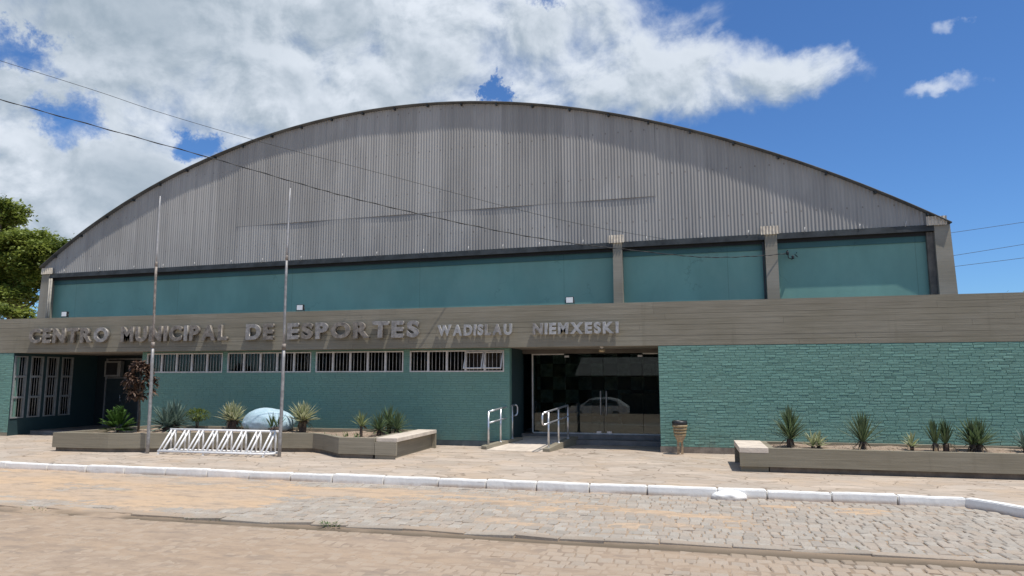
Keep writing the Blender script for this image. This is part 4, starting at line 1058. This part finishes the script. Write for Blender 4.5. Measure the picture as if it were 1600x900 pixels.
yucca((-6.62, -1.05, SZ), .10, .05, [(0, 0, 1)], 'right plant of the dark yucca trio beside the bench slab', 'yucca', 76, .45, .034, -14, 86, .25, .45, group='trio of dark yuccas by the bench')
m = MB()
for (x, y) in ((-8.0, -1.85), (-7.4, -1.4), (-7.62, -1.6), (-7.45, -1.95), (-7.15, -2.0), (-7.55, -2.25)):
    for k in range(7):
        a = rng.uniform(0, 6.28); blade(m, (x + rng.uniform(-.06, .06), y, SZ - .01), (math.cos(a) * .5, math.sin(a) * .5, 1), rng.uniform(.07, .17), .016, .4, .1, 3, rng.random(), 0)
o = m.build('weeds', LEAF['green'], None); o['kind'] = 'stuff'; tag(o, 'thin green weeds sprouting in the bare soil of the bent planter', 'weeds')
m = MB()
def tuft(x, y, z_, n, l, rad):
    for k in range(n):
        a = rng.uniform(0, 6.28); r0 = rad * rng.random(); blade(m, (x + math.cos(a) * r0 * 2.2, y + math.sin(a) * r0, z_), (math.cos(a) * .6, math.sin(a) * .6, .8), l * rng.uniform(.5, 1.1), .010, .6, .1, 2, rng.random(), 0)
tuft(-4.42, GUT - .07, ROAD - .02, 70, .09, .08); tuft(-5.0, GUT + .06, ROAD - .02, 14, .05, .05); tuft(-5.9, GUT + .08, ROAD - .02, 10, .05, .05)
for k in range(60):
    x = rng.uniform(-9, 5); y = rng.uniform(-8, -5.3)
    if x > 3.6 and y > -6.4: continue
    tuft(x, y, ROAD - .02, 5, .035, .03)
for k in range(16): tuft(rng.uniform(1, 4), GUT + rng.uniform(0.05, .5), ROAD - .02, 6, .04, .05)
for k in range(10): tuft(rng.uniform(-15, -6), GUT + rng.uniform(-.1, -.07), ROAD - .02, 8, .045, .12)
o = m.build('grass', LEAF['green'], None); o['kind'] = 'stuff'; tag(o, 'tiny grass tufts growing in the joints of the cobbled road', 'grass')
m = MB()
for k in range(170):
    if k < 90: x, y, z0 = rng.uniform(-13.2, -6.7), rng.uniform(-1.7, -.6), SZ + .015
    else: x, y, z0 = rng.uniform(1.6, 5.9), rng.uniform(-2.65, -1.6), PLZ - .03
    a = rng.uniform(0, 6.28); blade(m, (x, y, z0 + rng.uniform(0, .03)), (math.cos(a), math.sin(a), rng.uniform(-.1, .25)), rng.uniform(.05, .16), rng.uniform(.012, .03), .2, .1, 2, rng.random(), 0)
o = m.build('leaf_litter', LEAF['dry'], None); o['kind'] = 'stuff'; tag(o, 'dry fallen leaves scattered over the soil of both planters', 'leaves')
# right planter, left to right
SZ2 = PLZ - .045
yucca((1.92, -1.98, SZ2), .12, .06, [(0, 0, 1)], 'tallest dark yucca, first from the left end of the straight planter', 'yucca', 130, .46, .032, 22, 88, .12, .5, rise=.26)
yucca((2.32, -2.22, SZ2), .03, .03, [(-.05, -.05, 1), (.07, .0, 1)], 'low pale star-shaped agave right of the tallest yucca in the straight planter', 'variegated', 20, .27, .042, 8, 78, .2, .7, name='agave_plant')
yucca((3.15, -2.2, SZ2), .12, .055, [(0, 0, 1)], 'upright dark yucca in the middle of the straight planter between two low agaves', 'yucca', 84, .54, .034, 36, 88, .08, .5)
yucca((4.03, -1.95, SZ2), .03, .03, [(0, 0, 1)], 'low pale agave left of the pair of narrow yuccas', 'variegated', 20, .26, .040, 8, 80, .2, .7, name='agave_plant')
yucca((4.36, -2.15, SZ2), .11, .045, [(0, 0, 1)], 'narrow upright dark yucca, left one of the close pair', 'yucca', 44, .43, .034, 58, 89, .05, .35, group='pair of narrow yuccas')
yucca((4.53, -2.15, SZ2), .11, .045, [(0, 0, 1)], 'narrow upright dark yucca, right one of the close pair', 'yucca', 44, .42, .034, 58, 89, .05, .35, group='pair of narrow yuccas')
yucca((4.98, -2.22, SZ2), .11, .05, [(-.05, 0, 1), (.06, 0, 1)], 'broad fan of dark yucca blades on twin dark stumps', 'yucca', 60, .47, .036, 12, 88, .14, .4)
yucca((5.84, -2.0, SZ2), .04, .035, [(0, 0, 1)], 'green agave cut by the right edge of the photo', 'agave', 34, .34, .045, 0, 84, .2, .6, name='agave_plant')

# ------------------------------------------------------------------ litter bin
bn = thing('litter_bin', (-.15, -.28, 0), 'tan slatted litter bin with black liner on a timber post by the entrance', 'litter bin')
cx, cy = -.15, -.30
m = MB()
for i in range(4):
    z0 = .40 + i * .065; r = .125 + .012 * i
    m.lathe([(r - .012, z0), (r + .004, z0 + .006), (r + .008, z0 + .03), (r + .004, z0 + .052), (r - .012, z0 + .056)], cx, cy, 22)
m.build('slatted_drum', 'tan', bn)
m = MB(); m.lathe([(.05, .27), (.07, .30), (.12, .395), (.12, .40)], cx, cy, 20); m.build('cone_base', 'wood', bn)
m = MB(); m.lathe([(.12, .40), (.135, .62), (.165, .655), (.172, .70), (.160, .735), (.135, .74), (.13, .60), (.10, .45), (0.0, .45)], cx, cy, 22); m.build('liner', 'black', bn)
for dx_ in (-.045, .035):
    m = MB(); m.box(cx + dx_ - .028, cx + dx_ + .028, cy - .02 + (dx_ > 0) * .05, cy + .035 + (dx_ > 0) * .05, 0, .33, 0, .004); m.build('post', 'wood', bn)

# ------------------------------------------------------------------ flagpoles
def flagpole(x, y, lean, cuts, label):
    p = thing('flagpole', (x, y, 0), label, 'flagpole', 'flagpoles behind the kerb')
    at_ = lambda z_: (x + lean * z_ + .012 * math.sin(z_ * 1.1), y, z_)
    z1, z2, z3 = cuts
    m = MB(); m.tube([at_(z_) for z_ in np.linspace(-.05, z1, 7)], [.039 - .004 * f for f in np.linspace(0, 1, 7)], 12); m.build('lower_tube', 'pole', p)
    m = MB(); m.tube([at_(z1 - .06), at_(z1 + .07)], .044, 12); m.tube([at_(z2 - .05), at_(z2 + .06)], .032, 12); m.build('collar', 'polerust', p)
    m = MB(); m.tube([at_(z_) for z_ in np.linspace(z1, z2, 6)], .029, 10); m.build('middle_tube', 'pole' if lean > -.01 else 'polerust', p)
    m = MB(); m.tube([at_(z_) for z_ in np.linspace(z2, z3, 6)], [.020, .019, .018, .016, .014, .012], 10); m.build('upper_tube', 'polewhite', p)
flagpole(-11.90, -2.88, -.018, (2.45, 4.35, 6.0), 'slender flagpole standing left of the white bike rack')
flagpole(-8.62, -2.74, .0, (2.38, 4.38, 6.0), 'slender flagpole standing at the right end of the white bike rack')

# ------------------------------------------------------------------ bike rack
rk = thing('bike_rack', (-10.2, -2.4, 0), 'white tubular bike rack with eight slanted wheel slots between the flagpoles', 'bike rack')
RF, RB, RT = -2.92, -2.56, .52
x0, x1 = -11.57, -8.90
W_ = 'white'
m = MB(); m.tube([(x0 - .02, RF, .065), (x1, RF, .065), (x1 + .10, RF + .03, .065), (x1 + .16, RF + .14, .065), (x1 + .17, RB, .065)], .026, 10); m.build('front_rail', W_, rk)
m = MB(); m.tube([(x0 - .02, RF, .065), (x0 + .04, RF + .2, .065), (x0 + .08, RB, .065), (x1 + .17, RB, .065)], .024, 10); m.build('back_rail', W_, rk)
m = MB(); m.tube([(x0 - .02, RB, RT), (x1 + .18, RB, RT)], .026, 10); m.build('top_rail', W_, rk)
for k in range(8):
    fx = x0 + k * .372
    for j in range(2):
        xf = fx + j * .105
        m = MB(); m.tube([(xf, RF, .065), (xf + .02, RB, RT)], .021, 8); m.tube([(xf + .02, RB, RT), (xf + .02, RB, .065)], .021, 8); m.build('wheel_hoop', W_, rk)
for fx in (x0, -10.4, x1):
    m = MB(); m.tube([(fx, RF, .065), (fx, RF, -.0)], .020, 8); m.lathe([(.04, 0), (.04, .008)], fx, RF, 10); m.build('foot', W_, rk)

# ------------------------------------------------------------------ overhead cables
def spline(pts, k=10):
    P = [Vector(p) for p in pts]; P = [P[0] * 2 - P[1]] + P + [P[-1] * 2 - P[-2]]; out_ = []
    for i in range(1, len(P) - 2):
        for j in range(k):
            t = j / k; a, b, c, d = P[i - 1:i + 3]
            out_.append(.5 * ((2 * b) + (c - a) * t + (2 * a - 5 * b + 4 * c - d) * t * t + (3 * b - a - 3 * c + d) * t ** 3))
    out_.append(P[-2]); return out_
c1 = [(-15.83, -6.0, 9.04), (-14.44, -5.11, 8.65), (-12.85, -4.09, 8.21), (-11.67, -3.33, 7.85), (-9.81, -2.14, 7.39), (-7.31, -0.57, 6.86), (-4.4, 1.28, 6.24), (-2.48, 2.48, 5.9), (-0.42, 3.75, 5.66)]
c2 = [(-15.7, -6.0, 8.14), (-14.22, -5.2, 7.7), (-12.21, -4.12, 7.18), (-10.3, -3.1, 6.69), (-8.54, -2.15, 6.21), (-7.49, -1.59, 5.95), (-5.85, -0.72, 5.61), (-4.12, 0.18, 5.3), (-2.62, 0.96, 5.11), (-1.68, 1.44, 5.04), (-0.23, 2.18, 4.93), (0.77, 2.69, 4.9), (1.97, 3.28, 4.98), (2.90, 3.72, 5.09)]
m = MB(); m.tube(spline([(-19.5, -8.4, 10.2)] + c1), .0055, 6); tag(m.build('cable', 'cable'), 'thin overhead wire, upper one of the two crossing the gable', 'cable')
s2c = spline([(-19.4, -8.2, 9.25)] + c2, 16)
m = MB(); m.tube(s2c, .0085, 6)
tw = [p + Vector((0, math.cos(i * .9) * .012, math.sin(i * .9) * .014)) for i, p in enumerate(s2c)]
m.tube(tw, .006, 5); tag(m.build('cable', 'cable'), 'thick twisted overhead cable sagging to the bracket on the upper wall', 'cable')
for (a, b, lab) in (((11.61, 8.76), (19.21, 9.67), 'highest of the three thin wires beyond the right end of the hall'), ((11.53, 7.54), (19.12, 8.63), 'middle of the three thin wires beyond the right end of the hall'), ((11.5, 7.05), (19.04, 7.85), 'lowest of the three thin wires beyond the right end of the hall')):
    A = Vector((a[0], 22, a[1])); B = Vector((b[0], 22, b[1])); d = B - A
    pts = [A - d * 1.2 + d * 4.0 * t + Vector((0, 0, -.25 * 4 * t * (1 - t))) for t in np.linspace(0, 1, 24)]
    m = MB(); m.tube([p + Vector((0, 0, .12)) for p in pts], .011, 5); tag(m.build('cable', 'cable'), lab, 'cable', 'thin wires beyond the right end of the hall')

# ------------------------------------------------------------------ trees
def tree(loc, clumps, trunk_h, label, leaf=.115, per=900, lean=(0, 0), name='broadleaf_tree', group=None):
    root = thing(name, loc, label, 'tree', group); x, y, z = loc
    t = MB(); top = Vector((x + lean[0], y + lean[1], trunk_h))
    t.tube([(x, y, z - .3), (x + lean[0] * .2, y, trunk_h * .35), tuple(top)], [.34, .27, .20], 10)
    for (cx, cy, cz, rx, ry, rz, dens) in clumps:
        c = Vector((cx, cy, cz)); mid = top.lerp(c, .5) + Vector((rng.uniform(-.3, .3), rng.uniform(-.3, .3), -.25))
        t.tube([top, mid, c], [.13, .08, .03], 7)
        for q in range(5):
            e = c + Vector((rng.uniform(-1, 1) * rx * .8, rng.uniform(-1, 1) * ry * .8, rng.uniform(-.4, .7) * rz)); t.tube([mid.lerp(c, .6), c.lerp(e, .5) + Vector((0, 0, .1)), e], [.05, .03, .012], 5)
    t.build('trunk', 'bark', root)
    f = MB()
    for (cx, cy, cz, rx, ry, rz, dens) in clumps:
        nsub = max(6, int(17 * rx * dens))
        for s_ in range(nsub):
            a = rng.uniform(0, 6.28); rr = math.sqrt(rng.random()); h = rng.uniform(-1, 1)
            sc = Vector((cx + math.cos(a) * rr * rx * .9, cy + math.sin(a) * rr * ry * .9, cz + h * rz * (1 - .6 * rr) ))
            sr = rng.uniform(.28, .70); tb_ = rng.uniform(-.15, .5)
            for i in range(int(per * .20)):
                v = Vector((rng.gauss(0, .45), rng.gauss(0, .45), rng.gauss(0, .28))) * sr
                p = sc + v; s = leaf * rng.uniform(.6, 1.3)
                n = Vector((rng.gauss(0, .6), rng.gauss(0, .6), 1)).normalized(); u = n.orthogonal().normalized(); u.rotate(Matrix.Rotation(rng.uniform(0, 6.28), 3, n)); w_ = n.cross(u)
                tn = min(1, max(0, tb_ + rng.uniform(0, .55)))
                f.add([p - u * s, p + w_ * s * .5, p + u * s, p - w_ * s * .5], [(0, 1, 2, 3)], tn)
    f.build('crown', LEAF['tree'], root)
tree((-37.6, 15, 0), [(-38.9, 14.5, 11.3, 1.5, 1.6, .75, 1.2), (-41.0, 15, 10.6, 2.2, 2, 1.2, .9), (-36.6, 14, 9.35, 2.0, 1.6, .75, 1.3), (-34.4, 14.5, 8.75, 2.0, 1.5, .60, 1.3), (-38.6, 15, 9.1, 1.6, 1.5, .7, 1.0), (-35.6, 14, 7.95, 1.7, 1.6, .8, 1.2), (-37.7, 14.5, 7.2, 1.5, 1.5, .7, 1.1), (-35.0, 14.5, 7.15, 1.1, 1.0, .6, 1.0), (-41.5, 15, 7.6, 2.2, 2, 1.2, .9), (-33.6, 14.5, 8.0, 1.2, 1.2, .7, 1.2), (-39.2, 14.5, 7.8, 1.3, 1.2, .6, .9), (-36.2, 13.6, 6.2, 1.5, 1.0, .5, .8), (-37.0, 13.8, 8.3, 1.3, 1.0, .5, .9)], 5.0,
     'big spreading broadleaf tree rising behind the left end of the hall')
tree((-37.2, 12, 0), [(-37.6, 12, 5.7, 1.4, 1.0, .65, 1.0), (-35.7, 12, 5.2, .9, .9, .55, 1.0), (-36.3, 12, 4.5, 1.3, 1.0, .6, 1.0), (-39, 12, 5.0, 1.5, 1.2, .8, .9), (-34.3, 12.5, 4.9, .6, .7, .6, .9)], 2.6, 'lower leafy tree just above the parapet at the left edge', leaf=.105)
tree((13.4, 14, 0), [(13.3, 14, 4.4, .5, .8, .45, 1.0), (13.9, 14, 4.0, .9, .9, .7, 1.0)], 2.6, 'yellow-green treetop peeping over the parapet at the right edge', leaf=.12)

# ------------------------------------------------------------------ across the street, seen mirrored in the entrance glass
car = thing('parked_car', (-6.1, -30, -1.37), 'white parked hatchback mirrored in the entrance glass', 'car')
def car_body():
    L, W, base = 4.3, 1.75, -1.37; cxr, cyr = -6.1, -30
    side = [(-2.12, .32), (-2.15, .62), (-2.05, .82), (-1.25, .93), (-.62, 1.40), (-.3, 1.50), (.75, 1.52), (1.45, 1.38), (1.95, .98), (2.10, .90), (2.14, .45), (2.05, .30)]
    m = MB(); n = len(side); vs = []
    for wy, k in ((-W / 2, 0), (-W / 2 + .0, 1), (W / 2, 1), (W / 2, 0)):
        for (px, pz) in side:
            inset = .16 * max(0, (pz - .95) / .55); yy = wy + (inset if wy < 0 else -inset)
            vs.append((cxr + px, cyr + yy, base + pz))
    fs = [tuple(range(n))[::-1], tuple(3 * n + i for i in range(n))]
    for i in range(n): fs.append((n + i, n + (i + 1) % n, 2 * n + (i + 1) % n, 2 * n + i))
    m.add(vs, fs); m.build('body', 'carpaint', car)
    for sgn in (-1, 1):
        g2 = MB(); y_ = sgn * (W / 2 + .008)
        for poly in ([(-1.05, .98), (-.55, 1.36), (.18, 1.42), (.18, .98)], [(.26, .98), (.26, 1.42), (.85, 1.42), (1.35, 1.28), (1.55, 1.0)]):
            v = [(cxr + a, cyr + y_ - sgn * .16 * max(0, (b - .95) / .55), base + b) for a, b in poly]; k = len(v); v += [(p[0], p[1] - sgn * .004, p[2]) for p in v]
            g2.add(v, [tuple(range(k)), tuple(range(2 * k - 1, k - 1, -1))] + [(i, (i + 1) % k, k + (i + 1) % k, k + i) for i in range(k)])
        g2.build('side_window', 'carglass', car)
        for ax in (-1.32, 1.30):
            wv = MB(); wv.tube([(cxr + ax, cyr + sgn * (W / 2 - .16), base + .31), (cxr + ax, cyr + sgn * (W / 2 + .02), base + .31)], .31, 20); wh = wv.build('wheel', 'tyre', car)
            rv = MB(); rv.tube([(cxr + ax, cyr + sgn * (W / 2 + .02), base + .31), (cxr + ax, cyr + sgn * (W / 2 + .03), base + .31)], .19, 16); rv.build('rim', 'chrome', wh)
car_body()
hs_ = thing('street_house', (-2, -38, -1.4), 'low house with grey roof across the street, mirrored dimly in the entrance glass', 'building')
m = MB(); m.box(-8.0, 8, -44, -38, -1.4, 1.7); m.build('wall', plain('dull_house_wall', (.05, .055, .05), .9, 0, .3, 1), hs_)
m = MB(); m.add([(-8.9, -37.0, 1.72), (8.6, -37.0, 1.72), (8.6, -41, 3.3), (-8.9, -41, 3.3), (-8.9, -44.6, 1.72), (8.6, -44.6, 1.72)], [(0, 1, 2, 3), (3, 2, 5, 4), (0, 3, 4), (1, 5, 2), (0, 4, 5, 1)]); m.build('roof', plain('grey_house_roof', (.15, .145, .135), .85, 0, .2, 2), hs_)
LEAF['hedge'] = leaf_mat('dark_hedge_leaf', (.012, .020, .008), (.035, .05, .015), .2)
for (hx0, hx1, hy, hz, lab) in ((-34, -9.3, -36, 6.5, 'tall dark hedge across the street left of the low house, mirrored in the entrance glass'), (-12, 12, -52, 7.5, 'tall dark hedge added behind the low house, hiding bright sky from the entrance glass')):  # second hedge is added so the glass mirrors no bright sky
    root = thing('hedge', ((hx0 + hx1) / 2, hy, -1.4), lab, 'hedge')
    m = MB(); m.box(hx0, hx1, hy - 1.2, hy - .5, -1.4, hz - .5)
    for i in range(1500):
        p = Vector((rng.uniform(hx0, hx1), hy + rng.gauss(0, .25), rng.uniform(-1.4, hz))); sz_ = rng.uniform(.3, .6)
        n = Vector((rng.gauss(0, .5), 1, rng.gauss(0, .5))).normalized(); u = n.orthogonal().normalized(); u.rotate(Matrix.Rotation(rng.uniform(0, 6.28), 3, n)); w_ = n.cross(u)
        m.add([p - u * sz_, p + w_ * sz_ * .6, p + u * sz_, p - w_ * sz_ * .6], [(0, 1, 2, 3)], rng.random())
    m.build('foliage', LEAF['hedge'], root)
